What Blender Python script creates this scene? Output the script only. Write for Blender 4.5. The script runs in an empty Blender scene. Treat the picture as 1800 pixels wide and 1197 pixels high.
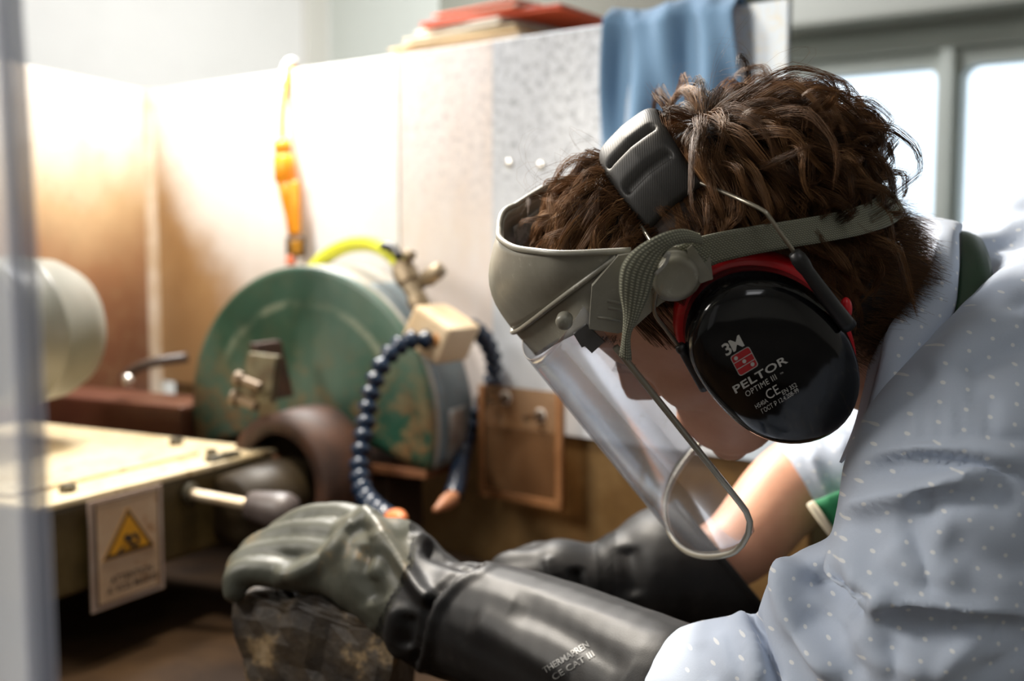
import bpy, bmesh, math, random
import numpy as np
from mathutils import Vector, Matrix, Quaternion
from mathutils.bvhtree import BVHTree
rng = np.random.default_rng(7)
random.seed(7)
SC = bpy.context.scene
COL = SC.collection
pi = math.pi
A = np.array

# ------------------------------------------------------------------ camera
FPX = 2000.0                      # focal length in pixels of the 1800 px wide frame
EYE = A([0.0, 0.0, 1.15])
TH = math.atan(178.5 / FPX)       # looking down a little
RGT = A([1.0, 0, 0]); FWD = A([0, math.cos(TH), -math.sin(TH)]); UPV = A([0, math.sin(TH), math.cos(TH)])
cd = bpy.data.cameras.new('camera'); co = bpy.data.objects.new('camera', cd); COL.objects.link(co)
cd.sensor_width = 36.0; cd.lens = 36.0 * FPX / 1800.0; cd.clip_start = 0.01; cd.clip_end = 200
co.location = EYE; co.rotation_euler = (pi / 2 - TH, 0, 0)
cd.dof.use_dof = True; cd.dof.focus_distance = 0.645; cd.dof.aperture_fstop = 4.9; cd.dof.aperture_blades = 0
SC.camera = co
# ------------------------------------------------------------------ world, lights, exposure
wd = bpy.data.worlds.new('world'); SC.world = wd; wd.use_nodes = True
bg = wd.node_tree.nodes['Background']; bg.inputs[0].default_value = (0.80, 0.90, 1.0, 1); bg.inputs[1].default_value = 2.2
SC.view_settings.view_transform = 'Standard'; SC.view_settings.look = 'None'
SC.view_settings.exposure = 0.0; SC.view_settings.gamma = 1.0; SC.view_settings.use_curve_mapping = False

def cam2w(p):
    p = np.asarray(p, float)
    return EYE + p[..., 0:1] * RGT + p[..., 1:2] * UPV + p[..., 2:3] * FWD
def W(px, py, d):                 # a point seen in direction (px, py) at distance d along the view axis
    return cam2w(A([(px - 900) / FPX * d, -(py - 598.5) / FPX * d, d]))
def ray(px, py):
    r = W(px, py, 1.0) - EYE
    return r
def onplane(px, py, p0, n):
    r = ray(px, py); t = np.dot(A(p0) - EYE, n) / np.dot(r, n)
    return EYE + r * t
def tocam(V):
    D = np.asarray(V, float) - EYE
    return np.stack([D @ RGT, D @ UPV, D @ FWD], -1)
def topx(V):
    c = tocam(V)
    return np.stack([900 + c[..., 0] / c[..., 2] * FPX, 598.5 - c[..., 1] / c[..., 2] * FPX], -1), c[..., 2]
def unit(v):
    v = np.asarray(v, float); return v / np.linalg.norm(v)

def area_light(name, loc, target, size, power, col, size_y=None, spread=pi):
    d = bpy.data.lights.new(name, 'AREA'); d.energy = power; d.color = col; d.size = size; d.spread = spread
    if size_y: d.shape = 'RECTANGLE'; d.size_y = size_y
    o = bpy.data.objects.new(name, d); COL.objects.link(o); o.location = loc
    o.rotation_euler = (Vector(target) - Vector(loc)).to_track_quat('-Z', 'Y').to_euler()
    return o
L_BOOTH = W(400, -230, 1.66)
area_light('booth_lamp_light', L_BOOTH, W(470, 420, 1.78), 0.10, 11.0, (1.0, 0.97, 0.93), 0.30)
L_WORK = W(420, -620, 1.22)
area_light('work_lamp_light', L_WORK, W(900, 900, 0.85), 0.14, 9.5, (1.0, 0.91, 0.78), 0.14, spread=1.75)
L_SIDE = cam2w(A([-.98, .60, .66]))
area_light('side_lamp_light', L_SIDE, W(1150, 720, 0.75), 0.34, 12.5, (1.0, 0.95, 0.88), 0.34)
L_CEIL = A([0.3, -0.9, 2.52])
area_light('ceiling_fill_light', L_CEIL, A([0.3, -0.6, 0]), 0.6, 6.0, (0.97, 0.98, 1.0), 1.2)  # unseen source, added as general fill from behind the view
L_CEIL2 = A([-.35, 2.35, 2.52])
area_light('far_ceiling_fill_light', L_CEIL2, L_CEIL2 - A([0, 0, 1.]), 0.6, 42.0, (0.98, 0.98, 1.0), 0.6)  # unseen source, added to brighten the far wall

# ------------------------------------------------------------------ materials
MATS = {}
class NB:
    def __init__(s, name):
        s.m = bpy.data.materials.new(name); s.m.use_nodes = True; s.t = s.m.node_tree; s.n = s.t.nodes
        s.b = s.n['Principled BSDF']; s.out = s.n['Material Output']; s.tc = s.n.new('ShaderNodeTexCoord')
    def link(s, a, b): s.t.links.new(a, b)
    def noise(s, scale, detail=4, rough=.55, vec=None, stretch=None, dist=0):
        n = s.n.new('ShaderNodeTexNoise'); n.inputs['Scale'].default_value = scale; n.inputs['Detail'].default_value = detail
        n.inputs['Roughness'].default_value = rough; n.inputs['Distortion'].default_value = dist
        v = vec or s.tc.outputs['Object']
        if stretch:
            mp = s.n.new('ShaderNodeMapping'); mp.inputs['Scale'].default_value = stretch; s.link(v, mp.inputs[0]); v = mp.outputs[0]
        s.link(v, n.inputs['Vector']); return n.outputs['Fac']
    def ramp(s, fac, stops):
        r = s.n.new('ShaderNodeValToRGB'); e = r.color_ramp.elements
        while len(e) < len(stops): e.new(0.5)
        for k, (p, c) in enumerate(stops):
            e[k].position = p; e[k].color = (*c, 1) if len(c) == 3 else c
        s.link(fac, r.inputs[0]); return r.outputs[0]
    def mix(s, fac, a, b, mode='MIX'):
        x = s.n.new('ShaderNodeMix'); x.data_type = 'RGBA'; x.blend_type = mode
        for v, k in ((fac, 0), (a, 6), (b, 7)):
            if isinstance(v, (int, float)): x.inputs[k].default_value = v
            elif isinstance(v, tuple): x.inputs[k].default_value = (*v, 1)
            else: s.link(v, x.inputs[k])
        return x.outputs[2]
    def math(s, op, a, b=0.5, c=0.0, clamp=False):
        x = s.n.new('ShaderNodeMath'); x.operation = op; x.use_clamp = clamp
        for k, v in enumerate((a, b, c)):
            if isinstance(v, (int, float)): x.inputs[k].default_value = v
            else: s.link(v, x.inputs[k])
        return x.outputs[0]
    def maprange(s, v, a, b, c=0., d=1.):
        x = s.n.new('ShaderNodeMapRange'); x.interpolation_type = 'SMOOTHSTEP'
        for k, q in zip((1, 2, 3, 4), (a, b, c, d)): x.inputs[k].default_value = q
        s.link(v, x.inputs[0]); return x.outputs[0]
    def sep(s, v):
        x = s.n.new('ShaderNodeSeparateXYZ'); s.link(v, x.inputs[0]); return x.outputs
    def attr(s, name):
        x = s.n.new('ShaderNodeAttribute'); x.attribute_name = name; return x
    def bump(s, h, strength=.3, dist=.002):
        x = s.n.new('ShaderNodeBump'); x.inputs['Strength'].default_value = strength; x.inputs['Distance'].default_value = dist
        s.link(h, x.inputs['Height']); s.link(x.outputs[0], s.b.inputs['Normal'])
    def set(s, **k):
        for a, v in k.items():
            i = s.b.inputs[{'col': 'Base Color', 'rough': 'Roughness', 'metal': 'Metallic', 'spec': 'Specular IOR Level', 'coat': 'Coat Weight', 'sss': 'Subsurface Weight', 'coatr': 'Coat Roughness', 'sheen': 'Sheen Weight'}[a]]
            if isinstance(v, (int, float)): i.default_value = v
            elif isinstance(v, tuple): i.default_value = (*v, 1)
            else: s.link(v, i)
def M(name, c1, c2=None, scale=30, rough=.5, metal=0., bump=0., bscale=200, spec=.5, lo=.4, hi=.65, coat=0., c3=None, scale3=90, lo3=.58, hi3=.66, stretch=None):
    if name in MATS: return MATS[name]
    b = NB(name); b.set(rough=rough, metal=metal, spec=spec, coat=coat)
    if c2 is None and c3 is None: b.set(col=c1)
    else:
        c = b.mix(b.ramp(b.noise(scale, 5, .6, stretch=stretch), [(lo, (0, 0, 0)), (hi, (1, 1, 1))]), c1, c2 or c1)
        if c3: c = b.mix(b.ramp(b.noise(scale3, 6, .65), [(lo3, (0, 0, 0)), (hi3, (1, 1, 1))]), c, c3)
        b.set(col=c)
    if bump: b.bump(b.noise(bscale, 4), bump, .001)
    MATS[name] = b.m; return b.m

# ------------------------------------------------------------------ mesh helpers
LOC = {}
def prop(o, label=None, cat=None, group=None, kind=None):
    if label: o['label'] = label
    if cat: o['category'] = cat
    if group: o['group'] = group
    if kind: o['kind'] = kind
    return o
def empty(name, loc, label=None, cat=None, group=None, kind=None):
    o = bpy.data.objects.new(name, None); COL.objects.link(o); o.empty_display_size = .05
    o.location = loc; LOC[o] = A(loc, float); return prop(o, label, cat, group, kind)
def mk(name, V, F, mat, parent=None, smooth=True, attrs=None, matids=None, **pr):
    V = np.asarray(V, float)
    me = bpy.data.meshes.new(name)
    if parent is None: org = A([V[:, 0].mean(), V[:, 1].mean(), V[:, 2].min()])
    else: org = V.mean(0)
    me.from_pydata((V - org).tolist(), [], F.tolist() if isinstance(F, np.ndarray) else F)
    for m in (mat if isinstance(mat, (list, tuple)) else [mat]): me.materials.append(m)
    if smooth: me.polygons.foreach_set('use_smooth', np.ones(len(me.polygons), bool))
    if matids is not None: me.polygons.foreach_set('material_index', np.asarray(matids, np.int32))
    if attrs:
        for k, v in attrs.items():
            v = np.asarray(v, np.float32)
            at = me.attributes.new(k, 'FLOAT' if v.ndim == 1 else 'FLOAT_VECTOR', 'POINT')
            at.data.foreach_set('value' if v.ndim == 1 else 'vector', v.ravel())
    me.update()
    o = bpy.data.objects.new(name, me); COL.objects.link(o); LOC[o] = org
    if parent is not None: o.parent = parent; o.location = org - LOC[parent]
    else: o.location = org
    return prop(o, **pr)
def merge(parts):
    VV, FF, n = [], [], 0
    for V, F in parts:
        V = np.asarray(V, float); VV.append(V); FF += [tuple(int(i) + n for i in f) for f in F]; n += len(V)
    return np.concatenate(VV), FF
def box(c, ax, dims, bevel=0.0, seg=2):
    """box: centre c, ax = 3 axis vectors, dims = full sizes"""
    bm = bmesh.new(); bmesh.ops.create_cube(bm, size=1.0)
    for v in bm.verts: v.co = Vector((v.co.x * dims[0], v.co.y * dims[1], v.co.z * dims[2]))
    if bevel: bmesh.ops.bevel(bm, geom=bm.edges[:], offset=bevel, segments=seg, profile=.6, affect='EDGES')
    bm.verts.index_update()
    V = A([v.co[:] for v in bm.verts]); F = [tuple(v.index for v in f.verts) for f in bm.faces]; bm.free()
    ax = [unit(a) for a in ax]
    return A(c) + V[:, :1] * ax[0] + V[:, 1:2] * ax[1] + V[:, 2:3] * ax[2], F
def frames(P):
    P = np.asarray(P, float); T = np.gradient(P, axis=0); T /= np.linalg.norm(T, axis=1)[:, None]
    a = A([0, 0, 1.]) if abs(T[0][2]) < .9 else A([1., 0, 0])
    n = unit(np.cross(T[0], a)); N = [n]
    for k in range(1, len(P)):
        n = N[-1] - T[k] * np.dot(N[-1], T[k]); N.append(unit(n))
    N = A(N); return T, N, np.cross(T, N)
def spline(P, n):
    """Catmull-Rom through the points, n samples"""
    P = np.asarray(P, float); m = len(P); out = []
    Q = np.concatenate([[2 * P[0] - P[1]], P, [2 * P[-1] - P[-2]]])
    for t in np.linspace(0, m - 1 - 1e-9, n):
        i = int(t); x = t - i; a, b, c, d = Q[i:i + 4]
        out.append(.5 * ((2 * b) + (c - a) * x + (2 * a - 5 * b + 4 * c - d) * x * x + (3 * b - a - 3 * c + d) * x ** 3))
    return A(out)
def grid_faces(nu, nv, closev=False):
    F = []
    for i in range(nu - 1):
        for j in range(nv if closev else nv - 1):
            j2 = (j + 1) % nv
            F.append((i * nv + j, i * nv + j2, (i + 1) * nv + j2, (i + 1) * nv + j))
    return F
def tube(P, R, n=16, cap=True, flat=None):
    P = np.asarray(P, float); R = np.broadcast_to(np.asarray(R, float), (len(P),))
    T, N, B = frames(P); a = np.linspace(0, 2 * pi, n, endpoint=False)
    V = (P[:, None] + R[:, None, None] * (np.cos(a)[None, :, None] * N[:, None] + np.sin(a)[None, :, None] * B[:, None])).reshape(-1, 3)
    F = grid_faces(len(P), n, True)
    if cap: F += [tuple(range(n))[::-1], tuple(range((len(P) - 1) * n, len(P) * n))]
    return V, F
def lathe(p0, axis, prof, n=40, cap=True):
    """profile (distance along the axis, radius)"""
    ax = unit(axis); a = A([0, 0, 1.]) if abs(ax[2]) < .9 else A([1., 0, 0]); N = unit(np.cross(ax, a)); B = np.cross(ax, N)
    t = np.linspace(0, 2 * pi, n, endpoint=False)
    V = np.concatenate([A(p0) + ax * h + r * (np.cos(t)[:, None] * N + np.sin(t)[:, None] * B) for h, r in prof])
    F = grid_faces(len(prof), n, True)
    if cap: F += [tuple(range(n))[::-1], tuple(range((len(prof) - 1) * n, len(prof) * n))]
    return V, F
def ell(c, ax, r, nu=16, nv=24):
    ax = [unit(a) for a in ax]; V, F = [], []
    for i in range(nu + 1):
        th = pi * i / nu
        for j in range(nv):
            ph = 2 * pi * j / nv
            V.append(A(c) + ax[0] * r[0] * math.sin(th) * math.cos(ph) + ax[1] * r[1] * math.sin(th) * math.sin(ph) + ax[2] * r[2] * math.cos(th))
    return A(V), grid_faces(nu + 1, nv, True)
def caps(pts, n=8):
    """chain of (point, radius): tapered capsules for a remesh union"""
    out = []
    P = A([p for p, r in pts], float); R = A([r for p, r in pts])
    m = max(2, (len(P) - 1) * n + 1)
    if len(P) > 1:
        PR = spline(np.concatenate([P, R[:, None]], 1), m); out.append(tube(PR[:, :3], PR[:, 3], 20))
    for k in (0, -1): out.append(ell(P[k], np.eye(3), [R[k] * .999] * 3, 12, 16))
    for p, r in pts[1:-1]: out.append(ell(p, np.eye(3), [r * .99] * 3, 12, 16))
    return out
def shell(G, th, normal_sign=1):
    """grid of points (nu, nv, 3) -> closed sheet of thickness th"""
    G = np.asarray(G, float); nu, nv = G.shape[:2]
    N = np.cross(np.gradient(G, axis=0), np.gradient(G, axis=1)); N /= np.linalg.norm(N, axis=2)[..., None] + 1e-12
    O = G + N * th * normal_sign
    V = np.concatenate([G.reshape(-1, 3), O.reshape(-1, 3)]); n = nu * nv
    F = grid_faces(nu, nv) + [tuple(i + n for i in f)[::-1] for f in grid_faces(nu, nv)]
    e = [i * nv for i in range(nu)]
    def rim(idx): return [(a, a + n, b + n, b) for a, b in zip(idx[:-1], idx[1:])]
    F += rim([j for j in range(nv)]) + rim([(nu - 1) * nv + j for j in range(nv)][::-1]) + rim(e[::-1]) + rim([i * nv + nv - 1 for i in range(nu)])
    return V, F
def prism(poly, d):
    """planar polygon of 3D points extruded by vector d"""
    P = A(poly, float); n = len(P); V = np.concatenate([P, P + A(d)])
    return V, [tuple(range(n)), tuple(range(n, 2 * n))[::-1]] + [(i, (i + 1) % n, (i + 1) % n + n, i + n)[::-1] for i in range(n)]
def vnormals(V, F):
    F = np.asarray(F); a, b, c = V[F[:, 0]], V[F[:, 1]], V[F[:, 2]]
    fn = np.cross(V[F[:, 2]] - V[F[:, 0]], V[F[:, -1]] - V[F[:, 1]]) if F.shape[1] == 4 else np.cross(b - a, c - a)
    N = np.zeros_like(V)
    for k in range(F.shape[1]):
        for x in range(3): N[:, x] += np.bincount(F[:, k], fn[:, x], len(V))
    return N / (np.linalg.norm(N, axis=1)[:, None] + 1e-12)
def relax(V, F, it, lam=.5, w=None):
    E = np.concatenate([F[:, [k, (k + 1) % 4]] for k in range(4)]); cnt = np.bincount(E[:, 0], minlength=len(V)) + np.bincount(E[:, 1], minlength=len(V))
    for _ in range(it):
        S = np.stack([np.bincount(E[:, 0], V[E[:, 1], x], len(V)) + np.bincount(E[:, 1], V[E[:, 0], x], len(V)) for x in range(3)], 1)
        d = lam * (S / np.maximum(cnt, 1)[:, None] - V); V = V + (d if w is None else d * w[:, None])
    return V
def remesh(parts, voxel, it=8):
    V, F = merge(parts)
    me = bpy.data.meshes.new('tmp'); me.from_pydata(V.tolist(), [], F)
    o = bpy.data.objects.new('tmp', me); COL.objects.link(o)
    md = o.modifiers.new('r', 'REMESH'); md.mode = 'VOXEL'; md.voxel_size = voxel; md.adaptivity = 0
    dg = bpy.context.evaluated_depsgraph_get(); dg.update(); ev = o.evaluated_get(dg); m2 = ev.data
    V = np.empty(len(m2.vertices) * 3); m2.vertices.foreach_get('co', V); V = V.reshape(-1, 3)
    Fq = np.empty(len(m2.loops), np.int32); m2.loops.foreach_get('vertex_index', Fq); Fq = Fq.reshape(-1, 4)
    bpy.data.objects.remove(o); bpy.data.meshes.remove(me)
    return relax(V, Fq, it), Fq
def keep(V, F, mask):
    """the faces whose vertices all pass the mask"""
    fm = mask[F].all(1); F = F[fm]; used = np.zeros(len(V), bool); used[F.ravel()] = True
    idx = np.cumsum(used) - 1
    return V[used], idx[F], used
def pdist(P, poly):
    """pixel distance to a polyline, and position along it 0..1"""
    poly = A(poly, float); best = np.full(len(P), 1e9); side = np.zeros(len(P)); t_ = np.zeros(len(P)); n = len(poly) - 1
    for k in range(n):
        a, b = poly[k], poly[k + 1]; ab = b - a; t = np.clip(((P - a) @ ab) / (ab @ ab), 0, 1)
        q = P - (a + t[:, None] * ab); d = np.hypot(q[:, 0], q[:, 1]); m = d < best
        best = np.where(m, d, best); side = np.where(m, np.sign(ab[0] * q[:, 1] - ab[1] * q[:, 0]), side); t_ = np.where(m, (k + t) / n, t_)
    return best, side, t_
def folds(V, F, lst):
    """creases and ridges pressed into the cloth along drawn lines: (line, depth in m, width in px, one-sided sharpness)"""
    for line, amp, wid, sharp in lst:
        N = vnormals(V, F); P, z = topx(V); vd = EYE - V; vd /= np.linalg.norm(vd, axis=1)[:, None]
        fac = np.clip((np.sum(N * vd, 1) + .1) / .5, 0, 1)
        d, s, t = pdist(P, spline(A(line, float), 24)); w = np.where(s > 0, wid * sharp, wid)
        e = np.clip(np.minimum(t, 1 - t) / .12, 0, 1) ** .7
        V = V + N * (1.3 * amp * np.exp(-(d / w) ** 2) * fac * e)[:, None]
    return V
def snoise(V, freq, seed, octaves=3):
    r = np.random.default_rng(seed); out = np.zeros(len(V)); a = 1.
    for o in range(octaves):
        for _ in range(5):
            k = r.normal(size=3) * freq; out += a * np.sin(V @ k + r.uniform(0, 6.28)) / 5
        freq *= 1.9; a *= .55
    return out
def textmesh(s, size=1.0, bold=False, spacing=1.0):
    c = bpy.data.curves.new('t', 'FONT'); c.body = s; c.size = size; c.space_character = spacing; c.resolution_u = 3
    if bold: c.offset = .018 * size
    o = bpy.data.objects.new('t', c); COL.objects.link(o); dg = bpy.context.evaluated_depsgraph_get(); dg.update()
    me = o.evaluated_get(dg).to_mesh(); V = A([v.co[:] for v in me.vertices]); F = [tuple(p.vertices) for p in me.polygons]
    bpy.data.objects.remove(o); bpy.data.curves.remove(c)
    return V[:, :2], F
def sub2d(V, F):
    """split flat print into small faces so that it can follow a curved surface"""
    bm = bmesh.new(); vs = [bm.verts.new((*v, 0)) for v in V]
    for f in F:
        try: bm.faces.new([vs[i] for i in f])
        except ValueError: pass
    bmesh.ops.triangulate(bm, faces=bm.faces[:]); bm.verts.index_update()
    V2 = A([v.co[:2] for v in bm.verts]); F2 = [tuple(v.index for v in f.verts) for f in bm.faces]; bm.free()
    return V2, F2
def bvh(V, F): return BVHTree.FromPolygons([tuple(v) for v in V], [tuple(int(i) for i in f) for f in F])
def onsurf(tree, px, py, lift=.0004, fallback=None):
    r = Vector(ray(px, py)).normalized(); h, n, i, d = tree.ray_cast(Vector(EYE), r)
    if h is None: return fallback
    return A(h - r * lift)
def decal(tree, V2, F2, o, dx, dy, lift=.0005):
    """flat print laid on a surface: V2 in print units, o origin px, dx, dy px per unit"""
    out = []; last = None
    for x, y in V2:
        p = onsurf(tree, o[0] + x * dx[0] + y * dy[0], o[1] + x * dx[1] + y * dy[1], lift, last); last = p; out.append(p)
    return A(out), F2

# ================================================================== THE SETTING
UP = A([0, 0, 1.])
m_wall = M('wall_paint', (.78, .77, .73), (.74, .73, .69), 3, .7)
m_ceil = M('ceiling_paint', (.75, .75, .72), rough=.8)
m_floor = M('floor_concrete', (.16, .15, .14), (.1, .095, .09), 6, .7, bump=.2)
def struct(name, V, F, mat, **k): return mk(name, V, F, mat, smooth=False, kind='structure', **k)
E3 = [A([1., 0, 0]), A([0, 1., 0]), UP]
struct('floor', *box((0.2, 1.0, -.05), E3, (6.4, 7.2, .1)), m_floor)
struct('ceiling', *box((0.2, 1.0, 2.65), E3, (6.4, 7.2, .1)), m_ceil)
struct('wall_front', *box((0.2, -2.45, 1.3), E3, (6.4, .1, 2.6)), m_wall)
struct('wall_right', *box((2.75, .2, 1.3), E3, (.1, 5.2, 2.6)), m_wall)
struct('wall_left', *box((-2.75, .2, 1.3), E3, (.1, 5.4, 2.6)), m_wall)
# window wall runs from the far left to the near right
DW = A([-.809, .588, 0]); NW = A([-.588, -.809, 0]); PW = W(1672, 420, 2.6) * A([1, 1, 0])
def ww(s, z, off=0.): return PW + DW * s + UP * z + NW * off
def ws(px, py=150):
    p = onplane(px, py, PW, NW); return float(np.dot(p - PW, DW)), float(p[2])
S_L = ws(1352)[0]; S_C = ws(562)[0]; Z_T = ws(1650, 92)[1]; S_R = ws(2150)[0]; Z_B = .86; S_END = -2.1
def wbox(s0, s1, z0, z1, off0, off1, bev=0.):
    return box(ww((s0 + s1) / 2, (z0 + z1) / 2, (off0 + off1) / 2), [DW, UP, NW], (abs(s1 - s0), abs(z1 - z0), abs(off1 - off0)), bev)
struct('wall_back', *merge([wbox(S_END, S_C + .1, Z_T, 2.6, -.12, 0), wbox(S_END, S_C + .1, 0, Z_B, -.12, 0), wbox(S_L, S_C + .1, Z_B, Z_T, -.12, 0), wbox(S_END, S_R, Z_B, Z_T, -.12, 0)]), M('window_wall_paint', (.64, .67, .61), rough=.7))
cw = ww(S_C, 0); ew = A([-2.75, 1.9, 0]); dcw = unit(ew - cw)
struct('wall_side', *box((cw + ew) / 2 + UP * 1.3, [dcw, np.cross(UP, dcw), UP], (np.linalg.norm(ew - cw) + .1, .1, 2.6)), m_wall)
a0, a1 = ws(546)[0], ws(581)[0]
struct('trim_1', *wbox(a0, a1, 0, 2.6, .0, .10, .01), M('column_paint', (.70, .68, .61), rough=.6))
# window: two sashes with rounded corners, a mullion between them and panes
m_frame = M('window_frame_plastic', (.62, .66, .61), (.58, .62, .57), 5, .45)
win = empty('window_1', ww(0, Z_B), kind='structure')
def sash(s0, s1, z0, z1, mrg, r, off, th):
    rect = lambda a, b, c, d, rr: [(x + rr * math.cos(t), y + rr * math.sin(t)) for x, y, t0 in ((b - rr, d - rr, 0), (a + rr, d - rr, pi / 2), (a + rr, c + rr, pi), (b - rr, c + rr, 1.5 * pi)) for t in np.linspace(t0, t0 + pi / 2, 7)]
    O = rect(s0, s1, z0, z1, .001); I = rect(s0 + mrg, s1 - mrg, z0 + mrg, z1 - mrg, r); n = len(O)
    V = [ww(a, b, off) for a, b in O] + [ww(a, b, off) for a, b in I] + [ww(a, b, off - th) for a, b in I] + [ww(a, b, off - th) for a, b in O]
    F = [(k * n + i, k * n + (i + 1) % n, ((k + 1) % 4) * n + (i + 1) % n, ((k + 1) % 4) * n + i) for k in range(4) for i in range(n)]
    return A(V), F
bp_ = NB('window_glass')
tr = bp_.n.new('ShaderNodeBsdfTransparent'); tr.inputs[0].default_value = (.95, .97, .98, 1); gl = bp_.n.new('ShaderNodeBsdfGlossy'); gl.inputs['Roughness'].default_value = .03
ms = bp_.n.new('ShaderNodeMixShader'); ms.inputs[0].default_value = .05; bp_.link(tr.outputs[0], ms.inputs[1]); bp_.link(gl.outputs[0], ms.inputs[2]); bp_.link(ms.outputs[0], bp_.out.inputs[0])
m_glass = bp_.m
s_m0, s_m1 = ws(1690)[0], ws(1655)[0]
for k, (a, b) in enumerate(((s_m1 - .03, S_L), (S_R, s_m0 + .03))):
    mk('sash_frame', *sash(a, b, Z_B, Z_T, .035, .03, .02, .06), m_frame, win, smooth=False)
    mk('pane', *wbox(a + .03, b - .03, Z_B + .03, Z_T - .03, -.012, -.008), m_glass, win, smooth=False)
mk('mullion', *wbox(s_m0 + .006, s_m1 - .006, Z_B, Z_T, .02, .045, .006), m_frame, win, smooth=False)
mk('sill', *wbox(S_R, S_L, Z_B - .03, Z_B, -.05, .10, .006), m_frame, win, smooth=False)
# header rail and blind box above the window
zr = [ws(1590, y)[1] for y in (88, 62, 44, -40)]
struct('trim_2', *wbox(S_R, S_L + .02, zr[0] - .01, zr[1], .0, .035, .006), m_frame)
struct('trim_3', *wbox(S_R, S_L + .02, zr[2], zr[3], .0, .12, .012), M('blind_box_plastic', (.50, .51, .46), rough=.5))
struct('ground', *box((6, 14, -.6), E3, (60, 20, .2)), M('outside_ground', (.55, .6, .62), (.4, .47, .5), .6, .9))

# ---------------- booth panels
DB = unit(A([-.773, .635, 0])); NBk = A([-DB[1], DB[0], 0.])            # towards the camera
PB = W(1380, 5, 1.25)
def BP(px, py, off=0.):
    return onplane(px, py, PB + NBk * off, NBk)
Z_TOP = float(BP(700, 96)[2])
def bs(px, py=300): return float(np.dot(BP(px, py) - PB, DB))         # metres to the far left of the free end
S_COR = bs(266)
def bpt(s, z, off=0.): return A([PB[0], PB[1], 0]) + DB * s + UP * z + NBk * off
ZW0 = float(BP(970, 762)[2])                                            # lower edge of the white sheets
def sheet_mat(name, base, dirt, speck, tint_top, corner_brown=0.):
    b = NB(name); pc = b.attr('pc').outputs['Vector']; x, y, z = b.sep(pc)
    n1 = b.noise(14, 6, .7, vec=pc, stretch=(1, .35, 1)); n2 = b.noise(90, 5, .8, vec=pc)
    c = b.mix(b.ramp(n1, [(.35, (0, 0, 0)), (.7, (1, 1, 1))]), base, tint_top)
    top = b.maprange(y, .12, .30, 1., 0.)
    f = b.math('MULTIPLY', b.ramp(n2, [(.48, (0, 0, 0)), (.62, (1, 1, 1))]), b.math('MULTIPLY', top, speck))
    c = b.mix(f, c, dirt)
    if corner_brown:
        # brown tone that climbs towards the corner
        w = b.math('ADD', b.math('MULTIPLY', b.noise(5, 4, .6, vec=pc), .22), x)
        e = b.math('SUBTRACT', b.math('MULTIPLY', y, corner_brown), w)
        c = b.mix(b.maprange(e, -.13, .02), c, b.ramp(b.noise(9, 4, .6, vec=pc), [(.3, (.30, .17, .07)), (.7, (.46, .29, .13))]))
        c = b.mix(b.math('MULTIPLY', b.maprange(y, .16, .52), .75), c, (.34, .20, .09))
    b.set(col=c, rough=.38); b.bump(n1, .05, .002)
    return b.m
booth = empty('splash_panel', bpt(bs(800), .70), 'pale splash panel of upright sheets behind the grinding machine', 'panel')
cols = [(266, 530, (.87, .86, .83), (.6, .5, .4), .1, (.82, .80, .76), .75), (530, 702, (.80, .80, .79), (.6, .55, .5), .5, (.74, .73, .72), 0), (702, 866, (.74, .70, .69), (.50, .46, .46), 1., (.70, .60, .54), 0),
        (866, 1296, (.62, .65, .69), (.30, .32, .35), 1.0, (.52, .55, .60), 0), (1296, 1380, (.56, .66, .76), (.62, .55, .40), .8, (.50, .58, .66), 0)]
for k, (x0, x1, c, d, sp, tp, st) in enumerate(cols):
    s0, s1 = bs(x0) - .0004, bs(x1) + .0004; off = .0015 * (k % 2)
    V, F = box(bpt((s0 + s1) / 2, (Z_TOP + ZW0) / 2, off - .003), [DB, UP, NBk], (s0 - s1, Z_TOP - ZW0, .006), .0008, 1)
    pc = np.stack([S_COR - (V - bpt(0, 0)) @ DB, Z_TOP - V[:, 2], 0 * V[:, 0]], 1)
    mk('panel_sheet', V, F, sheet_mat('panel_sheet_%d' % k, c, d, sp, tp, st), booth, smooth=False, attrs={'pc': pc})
# rust spots / clips that catch the lamp
m_clip = M('clip_steel', (.8, .78, .72), rough=.18, metal=1.)
for px, py in ((897, 287), (953, 291)):
    p = BP(px, py); mk('rivet', *lathe(p, NBk, [(0, .006), (.002, .006), (.004, .004), (.0048, .0006)], 16), m_clip, booth)
# side panel, at an angle to the left
DS = unit(A([-.295, -.955, 0])); PC = bpt(S_COR, 0); NS = A([-DS[1], DS[0], 0.]) * (1 if np.dot(A([-DS[1], DS[0]]), A([1., 0])) > 0 else -1)
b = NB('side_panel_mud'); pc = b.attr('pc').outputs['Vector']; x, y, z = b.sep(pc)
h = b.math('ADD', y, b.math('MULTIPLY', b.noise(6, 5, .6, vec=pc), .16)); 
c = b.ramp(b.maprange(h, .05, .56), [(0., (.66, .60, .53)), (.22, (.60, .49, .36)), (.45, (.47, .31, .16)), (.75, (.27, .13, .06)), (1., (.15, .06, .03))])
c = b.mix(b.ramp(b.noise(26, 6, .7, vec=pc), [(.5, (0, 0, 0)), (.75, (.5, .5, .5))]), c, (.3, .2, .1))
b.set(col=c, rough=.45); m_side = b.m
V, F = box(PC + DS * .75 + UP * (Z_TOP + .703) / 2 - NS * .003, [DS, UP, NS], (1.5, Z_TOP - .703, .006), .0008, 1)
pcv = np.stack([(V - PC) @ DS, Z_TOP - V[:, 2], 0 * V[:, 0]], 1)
mk('side_panel', V, F, m_side, smooth=False, attrs={'pc': pcv}, label='mud-stained brown side panel meeting the pale panel at the corner', cat='panel')
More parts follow.
